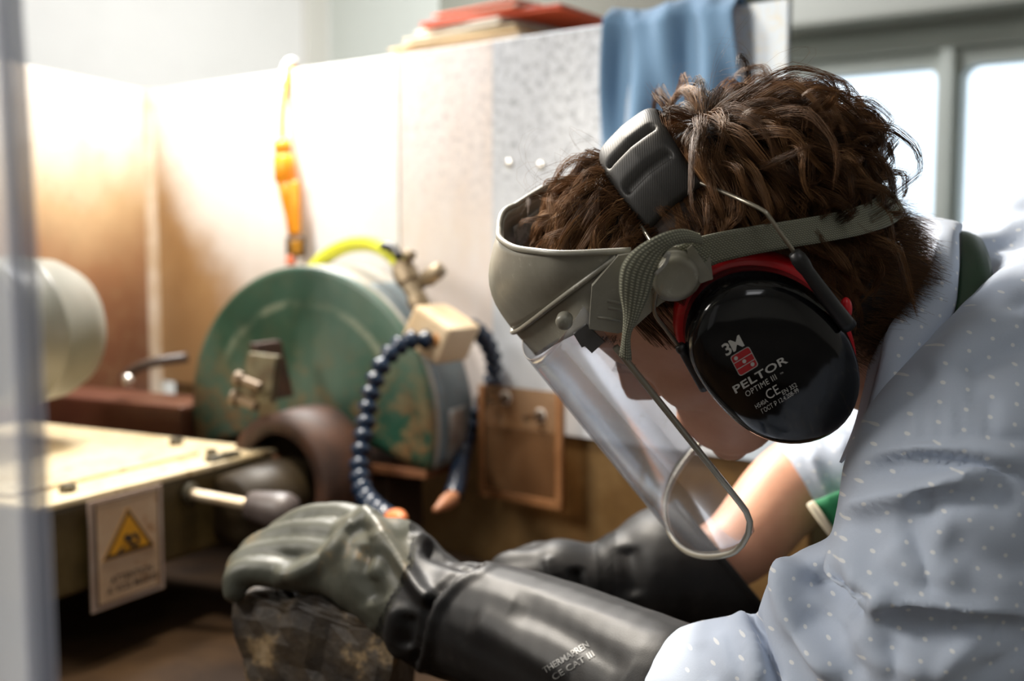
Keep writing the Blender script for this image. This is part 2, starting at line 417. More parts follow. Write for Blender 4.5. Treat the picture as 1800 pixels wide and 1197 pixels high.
mk('corner_post', *box(PC + UP * (Z_TOP - .345) + (NS + NBk) * .012, [DS, UP, NS], (.022, .69, .016), .002), M('corner_trim', (.70, .60, .48), (.48, .34, .2), 9, .45), smooth=False, label='narrow pale upright strip in the corner of the booth panels', cat='trim')
# muddy lower board under the white sheets, khaki board to its side, tray
b = NB('muddy_board'); n = b.noise(7, 6, .65); c = b.ramp(n, [(.3, (.055, .027, .008)), (.5, (.12, .064, .018)), (.68, (.18, .11, .042)), (.85, (.25, .18, .10))]); b.set(col=c, rough=.5); b.bump(b.noise(40, 5), .4, .003); m_mud = b.m
ZTR = .70
s0, s1 = bs(300, 600), bs(1420, 800)
mk('lower_board', *box(bpt((s0 + s1) / 2, (ZW0 + .012 + ZTR) / 2, -.012), [DB, UP, NBk], (s0 - s1, ZW0 + .012 - ZTR, .012), .002), m_mud, smooth=False, label='mud-coloured board below the pale sheets', cat='board')
p = W(1600, 960, 1.42); p[2] = .86 + ZTR / 2 - .35 + .002
mk('khaki_board', *box(p, [unit(A([.95, -.3, 0])), UP, unit(A([.3, .95, 0]))], (.50, .32, .015), .003), M('khaki', (.20, .155, .065), (.16, .12, .05), 8, .7), smooth=False, label='plain khaki board standing behind the bare forearm', cat='board')

# ---------------- grinding machine
UM = A([.47, .883, 0]); UM = unit(UM); VM = A([UM[1], -UM[0], 0])      # spindle direction (away), and to the right
ZBX = float(EYE[2]) - .272
pA = onplane(72, 905, A([0, 0, ZBX]), UP); pB = onplane(482, 797, A([0, 0, ZBX]), UP)
# box: near edge from pA to pB, end face at pB
LAB = float(np.dot(pB - pA, UM)); BXW, BXH = .46, .095
cbx = pB - UM * LAB / 2 - VM * BXW / 2 - UP * BXH / 2
grd = empty('grinding_machine', cbx * A([1, 1, 0]) + UM * .35, 'old bench grinder with green wheel guard and cream table housing', 'grinder')
b = NB('housing_paint'); geo = b.n.new('ShaderNodeNewGeometry')
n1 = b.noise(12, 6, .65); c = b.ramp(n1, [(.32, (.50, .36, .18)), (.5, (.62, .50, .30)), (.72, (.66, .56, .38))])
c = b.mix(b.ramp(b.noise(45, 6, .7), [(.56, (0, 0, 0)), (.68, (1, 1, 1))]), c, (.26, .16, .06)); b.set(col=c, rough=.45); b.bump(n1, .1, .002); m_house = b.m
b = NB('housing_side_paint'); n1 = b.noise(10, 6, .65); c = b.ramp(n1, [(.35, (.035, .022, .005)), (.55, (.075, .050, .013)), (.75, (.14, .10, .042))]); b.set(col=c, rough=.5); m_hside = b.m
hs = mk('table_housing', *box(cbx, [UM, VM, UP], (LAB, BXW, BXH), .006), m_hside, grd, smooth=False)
# cream cover plate on top, with a step near the front edge
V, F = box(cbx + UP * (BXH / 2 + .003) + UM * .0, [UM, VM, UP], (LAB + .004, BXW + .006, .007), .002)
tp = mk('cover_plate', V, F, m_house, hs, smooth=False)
V, F = box(cbx + UP * (BXH / 2 + .0085) - VM * .03 - UM * .03, [UM, VM, UP], (LAB - .09, BXW - .05, .005), .002)
mk('raised_plate', V, F, m_house, hs, smooth=False)
m_bolt = M('dark_bolt', (.05, .045, .03), (.12, .1, .06), 60, .5, .3)
for px, py, r in ((120, 871, .009), (310, 786, .009), (372, 806, .007), (398, 812, .007)):
    p = onplane(px, py + 4, A([0, 0, ZBX]), UP) + UP * .006
    mk('bolt', *lathe(p, UP, [(0, r), (.007, r), (.009, r * .8)], 6), m_bolt, hs, smooth=False)
pn = onplane(392, 816, A([0, 0, ZBX]), UP)
mk('latch', *box(pn + UP * .007, [UM, VM, UP], (.05, .014, .012), .002), m_bolt, hs, smooth=False)
# front plane of the housing
PF = pB + VM * 0.004
def FP(px, py, off=0.): return onplane(px, py, PF + VM * off, VM)
# lever with grip
q0 = FP(335, 868); q1 = W(437, 887, tocam(q0)[2] - .02); q2 = W(522, 905, tocam(q0)[2] - .035)
lv = mk('lever', *tube(np.linspace(q0 - (q1 - q0) * .15, q1 + (q2 - q1) * .2, 6), .0068, 16), M('lever_steel', (.62, .52, .38), (.5, .38, .24), 40, .35, .5), grd)
L2 = np.linalg.norm(q2 - q1)
mk('grip', *lathe(q1, q2 - q1, [(0, .004), (.0005, .0150), (.004, .0165), (L2 * .55, .0215), (L2 * .75, .0225), (L2 * .9, .0195), (L2 * .98, .012), (L2 * 1.01, .002)], 28), M('grip_rubber', (.06, .046, .042), (.09, .072, .066), 30, .45), lv)
mk('boss', *lathe(q0 - VM * .004, VM, [(0, .013), (.006, .013), (.008, .010)], 20), m_bolt, lv)
# green wheel guard: a thick half disc
pG = W(535, 735, 1.56); RG = .209; TG = .105
prof = []
a_cut = math.asin(.055 / RG)
ang = np.linspace(-a_cut, pi + a_cut, 64)
zc = pG[2]
def gpt(a, r, t):                                                       # angle, radius, depth along the spindle
    return pG - VM * r * np.cos(a)[..., None] * -1. + UP * r * np.sin(a)[..., None] + UM * t
def ring(r, t): return gpt(ang, r, t)
# rings from the hub over the face and the rim to the back
RR = [(.0, 0.), (.05, 0.), (.10, 0.), (.15, 0.), (RG - .010, 0.), (RG - .004, .0015), (RG - .001, .005), (RG, .012), (RG, TG * .5), (RG, TG - .006), (RG - .005, TG), (.1, TG), (0., TG)]
G = A([ring(r, t) for r, t in RR])
for i, (r, t) in enumerate(RR):                                         # flat lower edge
    low = pG[2] - .055; G[i][:, 2] = np.maximum(G[i][:, 2], low)
nu, nv = G.shape[:2]; V = G.reshape(-1, 3); F = grid_faces(nu, nv)
F += [tuple(i * nv for i in range(nu)), tuple(i * nv + nv - 1 for i in range(nu))[::-1]]
b = NB('green_guard_paint'); n1 = b.noise(9, 5, .6); n2 = b.noise(24, 6, .75); n3 = b.noise(5, 4, .5, stretch=(1, 1, .4))
c = b.ramp(n1, [(.3, (.006, .040, .022)), (.5, (.012, .062, .036)), (.7, (.045, .10, .07))])
c = b.mix(b.ramp(n3, [(.5, (0, 0, 0)), (.72, (.75, .75, .75))]), c, (.13, .20, .16))
rr = b.attr('gr').outputs['Vector']; gx, gy, gz = b.sep(rr)
low = b.maprange(gy, .13, -.05)
rf = b.math('MULTIPLY', b.ramp(n2, [(.47, (0, 0, 0)), (.55, (1, 1, 1))]), b.math('ADD', b.math('MULTIPLY', low, .85), .06), clamp=True)
c = b.mix(rf, c, b.ramp(b.noise(50, 4), [(.35, (.16, .065, .02)), (.65, (.22, .15, .07))]))
arc = b.math('MULTIPLY', b.math('SUBTRACT', 1., b.maprange(b.math('ABSOLUTE', b.math('SUBTRACT', gx, .158)), .002, .008)), b.math('MULTIPLY', b.ramp(b.noise(14, 5, .7), [(.4, (0, 0, 0)), (.6, (.5, .5, .5))]), b.maprange(gy, .06, .1)))
c = b.mix(arc, c, (.35, .38, .28))
rimf = b.maprange(gz, .004, .012)
c = b.mix(rimf, c, b.ramp(b.noise(8, 5, .7), [(.35, (.36, .31, .25)), (.6, (.52, .50, .45))]))
b.set(col=c, rough=.42); b.bump(n2, .12, .002); m_green = b.m
d_ = V - pG; gr = np.stack([np.hypot(d_ @ VM, d_[:, 2]), d_[:, 2], d_ @ UM], 1)
gd = mk('wheel_guard', V, F, m_green, grd, attrs={'gr': gr})
# blue-grey strip following the rim on the right
aa = np.linspace(math.radians(62), math.radians(-14), 20)
Gs = A([[pG + VM * math.cos(a) * (RG + .002) + UP * math.sin(a) * (RG + .002) + UM * t for t in np.linspace(.016, TG - .008, 6)] for a in aa])
mk('rim_strip', *shell(Gs, -.003), M('blue_grey_strip', (.14, .19, .21), (.20, .24, .26), 14, .45, c3=(.12, .07, .05), lo3=.6), gd)
Gs = A([[pG + VM * math.cos(a) * (RG + .0055) + UP * math.sin(a) * (RG + .0055) + UM * t for t in np.linspace(.03, .075, 4)] for a in np.linspace(math.radians(6), math.radians(-14), 10)])
mk('bright_plate', *shell(Gs, -.002), M('worn_steel', (.42, .42, .40), (.2, .18, .16), 30, .35, .6), gd)
# rusty lower lip under the guard
lip = pG - UP * .060
mk('lower_lip', *box(lip + VM * .0 + UM * .05, [VM, UM, UP], (2 * RG * .94, .1, .012), .002), M('rust_dark', (.13, .045, .018), (.20, .08, .03), 25, .65), gd, smooth=False)
mk('guard_mount', *box(lip + VM * .03 + UM * .06 - UP * .09, [VM, UM, UP], (.19, .09, .18), .004), M('dark_mount', (.025, .014, .009), (.045, .025, .014), 15, .6), gd, smooth=False)
# grinding wheel below the lip
mk('grinding_wheel', *lathe(lip + UM * .02 - UP * .0 - VM * .03, UM, [(0, .02), (.0, .085), (.05, .085), (.05, .02)], 40), M('wheel_stone', (.06, .05, .045), (.035, .03, .028), 60, .9, bump=.4), grd)
# inner rusty fender arc in front of the green face and its mottled bracket
m_rust = M('rust_fender', (.030, .012, .006), (.075, .028, .011), 22, .6, bump=.3, bscale=90)
cF = W(500, 850, 1.43); 
aa = np.linspace(math.radians(158), math.radians(-20), 30); RFN = .078
Gf = A([[cF + VM * math.cos(a) * r * 1.0 + UP * math.sin(a) * r * 1.12 + UM * t for r, t in ((RFN - .020, -.008), (RFN - .001, -.008), (RFN, .05), (RFN, .075))] for a in aa])
mk('inner_fender', *shell(Gf, .004), m_rust, grd)
Gf = A([[cF + VM * math.cos(a) * r + UP * math.sin(a) * r * 1.12 + UM * .052 for r in (.0, .05, RFN)] for a in aa])
mk('fender_disc', *shell(Gf, .004), M('fender_inside', (.05, .027, .012), (.09, .05, .02), 18, .6), grd)
mk('spindle_housing', *lathe(cF - UM * .10 - UP * .012, UM, [(0, .03), (0, .042), (.09, .046), (.12, .042), (.13, .038), (.15, .035), (.15, .02)], 40), M('olive_metal', (.022, .014, .006), (.04, .026, .010), 14, .5), grd)
pk = W(460, 664, 1.44)
mk('guard_bracket', *box(pk, [unit(VM * .95 - UP * .05), UM, unit(UP + VM * .18)], (.046, .012, .062), .003), M('mottled_plate', (.16, .14, .08), (.09, .055, .025), 40, .7, c3=(.10, .14, .09), bump=.4), grd, smooth=False)
mk('bracket_arm', *box(W(478, 650, 1.47), [VM, UM, unit(UP + VM * -.28)], (.012, .05, .075), .002), m_rust, grd, smooth=False)
for px, py in ((425, 668), (418, 702)):
    p = W(px, py, 1.42); mk('bracket_bolt', *lathe(p, VM * -1 + UP * .25, [(-.03, .006), (.0, .006), (.0, .010), (.008, .010)], 8), M('bolt_tan', (.13, .085, .045), rough=.5, metal=.4), grd, smooth=False)
# second drum at the far left, dark red-brown bed, handle
pD = W(-40, 588, 1.40)
m_drum = M('drum_paint', (.27, .25, .20), (.19, .19, .155), 6, .4, c3=(.22, .2, .15), lo3=.6)
RD = .094
dr = mk('drum_guard', *lathe(pD, UM, [(0, .02), (0, RD - .006), (.004, RD - .001), (.012, RD), (.050, RD), (.052, RD + .002), (.058, RD + .002), (.060, RD), (.105, RD - .003), (.13, RD - .014), (.14, RD - .035), (.142, .01)], 56), m_drum, grd)
mk('drum_face', *lathe(pD - UM * .003, UM, [(0, .01), (0, RD - .01), (.002, RD - .008)], 48), M('drum_dark', (.03, .03, .032), rough=.5), dr)
mk('red_bed', *box(W(170, 800, 1.80), [VM, UM, UP], (.46, .10, .20), .006), M('red_brown_paint', (.085, .027, .015), (.12, .045, .022), 8, .4), grd, smooth=False)
hp = spline([W(215, 668, 1.72), W(235, 650, 1.72), W(270, 637, 1.72), W(330, 628, 1.74)], 16)
hd = mk('bed_handle', *tube(hp, .008, 12), M('handle_dark', (.05, .03, .02), rough=.4), grd)
mk('handle_end', *ell(W(224, 669, 1.715), np.eye(3), [.011] * 3), M('handle_steel', (.6, .55, .5), rough=.25, metal=1.), hd)
mk('bed_stand', *box(A([*(cbx + UM * .30 - VM * .05)[:2], (ZTR - .02) / 2]), [UM, VM, UP], (.75, .5, ZTR - .02), .01), M('stand_paint', (.06, .04, .025), (.09, .06, .03), 6, .6), grd, smooth=False)
mk('housing_pedestal', *box(A([*(cbx + UM * .14 - VM * .12)[:2], (ZTR + ZBX - BXH) / 2]), [UM, VM, UP], (.25, .18, ZBX - BXH - ZTR + .03), .004), M('stand_paint', ()), grd, smooth=False)
# tray
tc = A([-.19, 1.02, ZTR])
mk('mud_tray', *merge([box(tc - UP * .006, E3, (1.5, 1.30, .012), .002), box(tc + A([0, -.65, .02]), E3, (1.5, .012, .05), .002)]), M('tray_mud', (.014, .007, .003), (.045, .023, .008), 5, .85, bump=.3, bscale=25, spec=.15), smooth=False, label='muddy brown tray under the machine and the gloved hands', cat='tray')

# ---------------- coolant fittings on the guard
m_block = M('block_plastic', (.62, .46, .28), (.70, .56, .38), 12, .4)
pk = W(775, 586, 1.43)
bx_ = [unit(VM + UP * -.55), unit(UM * 1. + VM * .15), None]; bx_[2] = np.cross(bx_[0], bx_[1]); 
cool = empty('coolant_manifold', pk - UP * .03, 'cream plastic coolant block with brass valve and two blue jointed hoses', 'hose fitting')
mk('block', *box(pk, bx_, (.060, .062, .052), .005), m_block, cool, smooth=False)
m_brass = M('brass_fitting', (.22, .165, .10), (.30, .24, .16), 40, .45, .5, c3=(.12, .09, .06))
v0, v1 = W(742, 545, 1.44), W(704, 462, 1.46)
ax = unit(v1 - v0); LL = np.linalg.norm(v1 - v0)
vv = mk('valve_body', *lathe(v0, ax, [(-.01, .010), (.008, .0135), (.020, .0135), (.022, .011), (LL * .55, .0125), (LL * .6, .016), (LL * .85, .016), (LL, .012)], 8), m_brass, cool, smooth=False)
w0, w1 = W(735, 502, 1.45), W(778, 470, 1.44)
mk('valve_branch', *lathe(w0, w1 - w0, [(0, .008), (.012, .008), (.013, .011), (.030, .011), (np.linalg.norm(w1 - w0), .0095)], 12), m_brass, vv)
mk('valve_knob', *lathe(W(714, 470, 1.45), W(722, 440, 1.45) - W(714, 470, 1.45), [(0, .006), (.012, .006), (.013, .009), (.022, .008)], 10), m_brass, vv)
m_blue = M('hose_blue_plastic', (.004, .011, .028), (.008, .020, .044), 50, .25)
def seg_mesh(r):
    V, F = lathe((0, 0, 0), UP, [(-.0125, r * .50), (-.0095, r * .66), (-.004, r * .98), (-.001, r * 1.08), (.002, r * 1.0), (.0055, r * .62), (.0125, r * .50)], 14)
    me = bpy.data.meshes.new('hose_segment'); me.from_pydata(V.tolist(), [], F); me.materials.append(m_blue)
    me.polygons.foreach_set('use_smooth', np.ones(len(me.polygons), bool)); return me
seg_me = seg_mesh(.0118)
def jointed_hose(name, pts, parent, sp=.0180):
    P = spline(A(pts), 300); d = np.concatenate([[0], np.cumsum(np.linalg.norm(np.diff(P, axis=0), axis=1))])
    n = int(d[-1] / sp); h = empty(name, P[0]); h.parent = parent; h.location = P[0] - LOC[parent]
    for k in range(n):
        x = (k + .5) * sp; i = int(np.searchsorted(d, x)); i = min(max(i, 2), 297); t = unit(P[i + 2] - P[i - 2])
        o = bpy.data.objects.new('hose_segment', seg_me); COL.objects.link(o); o.parent = h; o.location = P[i] - P[0]
        o.rotation_mode = 'QUATERNION'; o.rotation_quaternion = Vector((0, 0, 1)).rotation_difference(Vector(-t))
    return h
za = 1.36
h1 = jointed_hose('jointed_hose', [W(762, 597, 1.405), W(715, 600, 1.39), W(676, 634, 1.37), W(652, 690, 1.36), W(640, 760, 1.34), W(632, 820, 1.32), W(640, 868, 1.29), W(668, 900, 1.25), W(692, 914, 1.22)], cool)
h2 = jointed_hose('jointed_hose', [W(824, 572, 1.46), W(852, 596, 1.50), W(868, 640, 1.53), W(858, 690, 1.55), W(832, 735, 1.55), W(815, 790, 1.53), W(806, 840, 1.46), W(795, 875, 1.40)], cool)
m_or = M('orange_nozzle', (.55, .16, .05), rough=.4)
a, b_ = W(692, 914, 1.22), W(712, 912, 1.19)
mk('nozzle', *lathe(a, b_ - a, [(-.008, .009), (.0, .0115), (.012, .0115), (.024, .006), (.03, .005)], 16), m_or, h1)
a, b_ = W(795, 875, 1.40), W(762, 900, 1.37)
mk('nozzle', *lathe(a, b_ - a, [(-.006, .007), (.0, .010), (.012, .010), (.030, .005), (.036, .004)], 16), M('copper_nozzle', (.36, .15, .07), rough=.4), h2)
mk('fitting_ring', *lathe(W(768, 596, 1.407), W(740, 599, 1.40) - W(768, 596, 1.407), [(-.006, .013), (.004, .013), (.005, .010)], 16), M('orange_ring', (.45, .2, .06), rough=.4), h1)
# yellow hose
P = spline([W(545, 480, 1.64), W(572, 452, 1.62), W(612, 432, 1.58), W(655, 430, 1.53), W(688, 447, 1.48), W(704, 466, 1.46)], 40)
mk('yellow_hose', *tube(P, .0105, 16), M('yellow_rubber', (.62, .62, .02), (.55, .60, .03), 20, .35), label='short yellow hose arching over the green guard into the valve', cat='hose')
P = spline([W(672, 432, 1.47), W(690, 436, 1.46), W(702, 452, 1.45)], 12)
mk('black_cable', *tube(P, .006, 10), M('black_rubber', (.012, .012, .012), rough=.4), label='short black cable end beside the yellow hose', cat='cable')
# ---------------- orange plug hanging from the panel edge
m_org = M('orange_plastic', (.86, .33, .008), (.80, .27, .006), 25, .35)
og = empty('orange_pendant', W(518, 455, 1.75), 'bright orange plastic connector hanging on a thin orange cord', 'connector')
zo = 1.78
P = spline([W(517, 108, zo + .03), W(511, 118, zo), W(502, 150, zo - .01), W(497, 195, zo - .02), W(496, 250, zo - .02)], 24)
mk('cord', *tube(P, .0045, 12), m_org, og)
mk('hook', *tube(spline([W(498, 150, zo - .004), W(500, 122, zo), W(509, 108, zo), W(519, 112, zo + .04), W(521, 135, zo + .06)], 20), .0055, 12), M('white_sleeve', (.85, .84, .8), rough=.4), og)
def px_lathe(name, pts, z, mat, n=24):
    """turned piece along a line of (px, py, half width in px)"""
    P = A([W(x, y, z) for x, y, r in pts]); R = A([r / FPX * z for x, y, r in pts]); return mk(name, *tube(P, R, n), mat, og)
px_lathe('cap', [(496, 243, 5), (496, 246, 14), (497, 262, 16), (498, 268, 14)], zo - .02, m_org)
px_lathe('seal_ring', [(498, 265, 12), (499, 274, 12)], zo - .02, M('red_seal', (.75, .13, .02), rough=.4))
px_lathe('sleeve', [(499, 272, 15), (499, 277, 19), (502, 315, 20), (503, 320, 16)], zo - .02, m_org)
px_lathe('tapered_body', [(503, 318, 17), (507, 345, 15), (512, 380, 11), (516, 415, 9)], zo - .02, m_org)
mk('side_tongue', *box(W(520, 365, zo - .035), [RGT, unit(W(520, 420, zo) - W(518, 320, zo)), FWD], (.014, .082, .010), .003), m_org, og)
bk = mk('buckle', *box(W(520, 434, zo - .03), [RGT, UP, FWD], (.029, .032, .014), .003), M('buckle_dark', (.045, .022, .008), rough=.4), og)
mk('buckle_inset', *box(W(521, 434, zo - .038), [RGT, UP, FWD], (.017, .022, .004), .001), M('buckle_amber', (.45, .20, .01), rough=.3), bk)
px_lathe('stub', [(512, 450, 8), (511, 466, 9)], zo - .03, M('red_orange_stub', (.75, .16, .05), rough=.4))

# ---------------- warning sign on the housing
sg0 = [FP(156, 880, .004), FP(156, 1088, .004), FP(286, 1026, .004), FP(283, 852, .004)]
# a true rectangle in the plane of the housing front
def fpc(p): return A([np.dot(p - PF, UM), p[2]])
cs = A([fpc(p) for p in sg0]); x0, x1 = cs[:2, 0].mean(), cs[2:, 0].mean(); y1 = (cs[0, 1] + cs[3, 1]) / 2; y0 = (cs[1, 1] + cs[2, 1]) / 2
def SG(a, b_, off=.0): return PF + UM * (x0 + (x1 - x0) * a) + VM * (.006 + off) + UP * (y0 + (y1 - y0) * b_ - PF[2])
sign = empty('warning_sign', SG(.5, 0), 'framed hand-injury warning sign with yellow triangle and French words', 'sign')
def quad(a0, b0, a1, b1, off, th): return prism([SG(a0, b0, off), SG(a1, b0, off), SG(a1, b1, off), SG(a0, b1, off)], VM * th)
mk('sleeve', *quad(0, 0, 1, 1, -.002, .002), M('sign_sleeve', (.38, .28, .22), (.45, .36, .3), 20, .35), sign, smooth=False)
mk('paper', *quad(.075, .055, .935, .965, .0002, .0008), M('sign_paper', (.46, .31, .19), (.54, .39, .26), 18, .6, c3=(.38, .22, .11), scale3=30), sign, smooth=False)
m_ink = M('sign_ink', (.03, .022, .018), rough=.6)
for q in ((.07, .05, .935, .058), (.07, .962, .935, .97), (.07, .05, .082, .97), (.925, .05, .937, .97)): mk('border_line', *quad(*q, .0012, .0004), m_ink, sign, smooth=False)
asp = (x1 - x0) / (y1 - y0)
def tri(sc, off, th, mat, nm, par):
    c = A([.50, .605]); T = [A([0, .265]), A([-.36, -.165]), A([.36, -.165])]
    return mk(nm, *prism([SG(*(c + t * sc), off) for t in T], VM * th), mat, par, smooth=False)
tr_ = tri(1.0, .0012, .0005, M('sign_ochre_edge', (.45, .22, .03), rough=.5), 'triangle', sign)
tri(.93, .0018, .0004, m_ink, 'triangle_outline', tr_); tri(.76, .0023, .0004, M('sign_yellow', (.62, .29, .012), rough=.5), 'triangle_field', tr_)
def gear(cx, cy, r, n):
    pts = []
    for k in range(n * 4):
        a = 2 * pi * k / (n * 4); q = r * (1.0 if (k // 2) % 2 else .82); pts.append(SG(cx + q * math.cos(a), cy + q * math.sin(a) * asp, .0029))
    return prism(pts, VM * .0004)
gb = mk('gear_symbol', *gear(.56, .555, .085, 10), m_ink, sign, smooth=False); mk('gear_symbol', *gear(.465, .595, .045, 8), m_ink, sign, smooth=False)
mk('gear_hub', *lathe(SG(.56, .555, .0034), VM, [(0, .0030), (.0004, .0030)], 16), M('sign_yellow', ()), gb, smooth=False)
mk('hand_symbol', *prism([SG(.31, .475, .0029), SG(.335, .455, .0029), SG(.43, .515, .0029), SG(.41, .535, .0029)], VM * .0004), m_ink, sign, smooth=False)
for txt, by, w, bx in (('ATTENTION', .215, .58, .24), ('A VOS MAINS', .125, .70, .19)):
    V2, F2 = textmesh(txt, 1.0, True); sx = w / (V2[:, 0].max() - V2[:, 0].min()); V2 = V2 - A([V2[:, 0].min(), 0])
    hgt = .062 / .72
    mk('lettering', A([SG(bx + x * sx, by + y * hgt, .0013) for x, y in V2]), F2, m_ink, sign, smooth=False)

# ---------------- clear plate bolted to the panel
b = NB('rusty_acrylic'); tr = b.n.new('ShaderNodeBsdfTransparent'); tr.inputs[0].default_value = (.80, .66, .52, 1)
mx = b.n.new('ShaderNodeMixShader'); b.set(col=(.30, .17, .085), rough=.3); b.link(b.ramp(b.noise(14, 5, .6), [(.35, (.14, .14, .14)), (.75, (.42, .42, .42))]), mx.inputs[0])
b.link(tr.outputs[0], mx.inputs[1]); b.link(b.b.outputs[0], mx.inputs[2]); b.link(mx.outputs[0], b.out.inputs[0]); m_acr = b.m
c4 = [BP(846, 676, .03), BP(846, 874, .03), BP(992, 892, .03), BP(992, 690, .03)]
sA = [float(np.dot(p - PB, DB)) for p in c4]; sl, sr = (sA[0] + sA[1]) / 2, (sA[2] + sA[3]) / 2; zt_, zb_ = (c4[0][2] + c4[3][2]) / 2, (c4[1][2] + c4[2][2]) / 2
pl = empty('acrylic_plate', bpt((sl + sr) / 2, zb_, .03), 'rust-tinted clear plate held by two bolts on the panel', 'plate')
mk('clear_sheet', *box(bpt((sl + sr) / 2, (zt_ + zb_) / 2, .03), [DB, UP, NBk], (sl - sr, zt_ - zb_, .005), .0008), m_acr, pl, smooth=False)
m_edge = M('rust_edge', (.27, .125, .05), (.20, .085, .03), 20, .45)
for s0, s1, z0, z1 in ((sl, sl - .008, zb_, zt_), (sr + .010, sr, zb_, zt_), (sl, sr, zb_, zb_ + .011)):
    mk('edge_strip', *box(bpt((s0 + s1) / 2, (z0 + z1) / 2, .034), [DB, UP, NBk], (abs(s0 - s1), z1 - z0, .005), .001), m_edge, pl, smooth=False)
for px, py in ((889, 699), (950, 730)):
    p = BP(px, py, .0); mk('bolt', *merge([lathe(p, NBk, [(0, .004), (.033, .004)], 10), lathe(BP(px, py, .033), NBk, [(0, .0075), (.006, .0075), (.008, .005)], 6)]), M('rust_bolt', (.07, .04, .02), rough=.6, metal=.3), pl, smooth=False)
    mk('washer', *lathe(BP(px, py, .0326), NBk, [(0, .009), (.0012, .009)], 18), M('washer_white', (.75, .72, .68), rough=.4), pl, smooth=False)

# ---------------- lamps that light the booth, and added unseen ceiling fills (housings above the frame)
m_lampb = M('lamp_housing', (.1, .1, .1), rough=.4)
def emis(name, col, st):
    b = NB(name); e = b.n.new('ShaderNodeEmission'); e.inputs[0].default_value = (*col, 1); e.inputs[1].default_value = st; b.link(e.outputs[0], b.out.inputs[0]); return b.m
cl = empty('ceiling_fill', L_CEIL + UP * .02, 'long white fill lamp added on the unseen part of the ceiling', 'lamp')
def lamp_head(name, L, target, w, label):
    d = unit(target - L); o = empty(name, L - d * .06, label, 'lamp'); x = unit(np.cross(d, UP)); y = np.cross(x, d)
    mk('lamp_body', *box(L - d * .035, [x, y, d], (w + .03, w + .03, .05), .008), m_lampb, o, smooth=False)
    a = L - d * .05; mk('arm', *tube(spline(A([a, a - d * .12 + UP * .1, A([a[0] - .3, a[1] - .2, 2.58])]), 16), .008, 10), m_lampb, o)
lamp_head('work_lamp', L_SIDE, W(1150, 720, .75), .34, 'large square lamp on an arm lighting the face shield')
lamp_head('work_lamp', L_WORK, W(900, 900, .85), .14, 'small square lamp on an arm above the gloved hands')
cl2 = empty('ceiling_fill', L_CEIL2 + UP * .02, 'square fill lamp added on the unseen ceiling to brighten the far wall', 'lamp')
mk('lamp_body', *box(L_CEIL2 + UP * .05, E3, (.7, .7, .05), .01), m_lampb, cl2, smooth=False)
mk('fill_diffuser', *box(L_CEIL2 + UP * .022, E3, (.62, .62, .006), .001), emis('fill_glow_far', (1, 1, 1), 1.5), cl2, smooth=False)
mk('lamp_body', *box(L_CEIL + UP * .05, E3, (.7, 1.3, .05), .01), m_lampb, cl, smooth=False)
mk('fill_diffuser', *box(L_CEIL + UP * .022, E3, (.62, 1.22, .006), .001), emis('fill_glow', (1, 1, 1), 1.5), cl, smooth=False)

# ---------------- wall in shade, painted as a dark box; shelf with papers behind the panel
def bso(px, off, py=60): return float(np.dot(BP(px, py, off) - PB, DB))
DBK = -NBk
mk('shaded_wall_box', *box(bpt((bso(770, -.4) + bso(1270, -.4)) / 2, 1.62, -.52), [DB, UP, NBk], (bso(770, -.4) - bso(1270, -.4), .9, .24), .008), M('shaded_wall_olive', (.15, .16, .135), (.18, .19, .16), 4, .6), smooth=False, label='dark grey-olive box painted as the wall in shade behind the pale panel', cat='wall')
sh0, sh1 = bso(680, -.1), bso(1080, -.1)
mk('shelf_board', *box(bpt((sh0 + sh1) / 2, Z_TOP - .0195, -.17), [DB, UP, NBk], (sh0 - sh1 + .05, .018, .30), .002), M('shelf_white', (.6, .58, .52), rough=.5), smooth=False, label='narrow shelf board carrying the papers behind the panel', cat='shelf')
stack = [(712, 868, .008, (.80, .36, .05), 'flat orange folder at the bottom of the paper pile', 'folder', 0), (716, 960, .011, (.07, .05, .06), 'thin dark folder lying on the orange one', 'folder', 2), (722, 955, .014, (.62, .44, .22), 'tan cardboard folder in the middle of the paper pile', 'folder', -2),
         (748, 935, .009, (.70, .60, .42), 'cream booklet lying on the tan folder', 'booklet', 3), (770, 925, .010, (.74, .70, .62), 'white sheaf of papers near the top of the pile', 'papers', -3),
         (778, 1008, .007, (.62, .09, .03), 'red folder sticking out over the pile', 'folder', 5), (800, 955, .012, (.66, .14, .05), 'red-orange binder lying on top of the pile', 'binder', -4)]
zz = Z_TOP - .010
for k, (x0, x1, th, c, lab, cat, rot) in enumerate(stack):
    s0, s1 = bso(x0 - 40, -.055), bso(x1 - 40, -.055); R = Matrix.Rotation(math.radians(rot), 3, 'Z'); a = A(R @ Vector(DB)); n_ = A(R @ Vector(NBk))
    wv = .20; c_ = bpt((s0 + s1) / 2, zz + th / 2, -.155)
    V, F = merge([box(c_ + UP * (th / 2 - .0012), [a, n_, UP], (s0 - s1, wv, .0024), .0006, 1), box(c_ - UP * (th / 2 - .0012), [a, n_, UP], (s0 - s1, wv, .0024), .0006, 1), box(c_ - n_ * .004, [a, n_, UP], (s0 - s1 - .006, wv - .012, th - .0046), .0004, 1), box(c_ - n_ * (wv / 2 - .002), [a, n_, UP], (s0 - s1, .003, th - .002), .0006, 1)])
    ids = [0] * (26 * 2) + [1] * 26 + [0] * 26
    mk(('paper_folder' if cat == 'folder' else 'paper_' + cat if cat != 'papers' else 'paper_sheaf'), V, F, [M('cover_%d' % k, c, rough=.55), M('paper_edge', (.78, .74, .66), (.5, .46, .4), 60, .8, stretch=(1, 1, 30))], smooth=False, matids=(ids if len(ids) == len(F) else None), label=lab, cat=cat, group='papers on the shelf behind the panel')
    zz += th + .0005
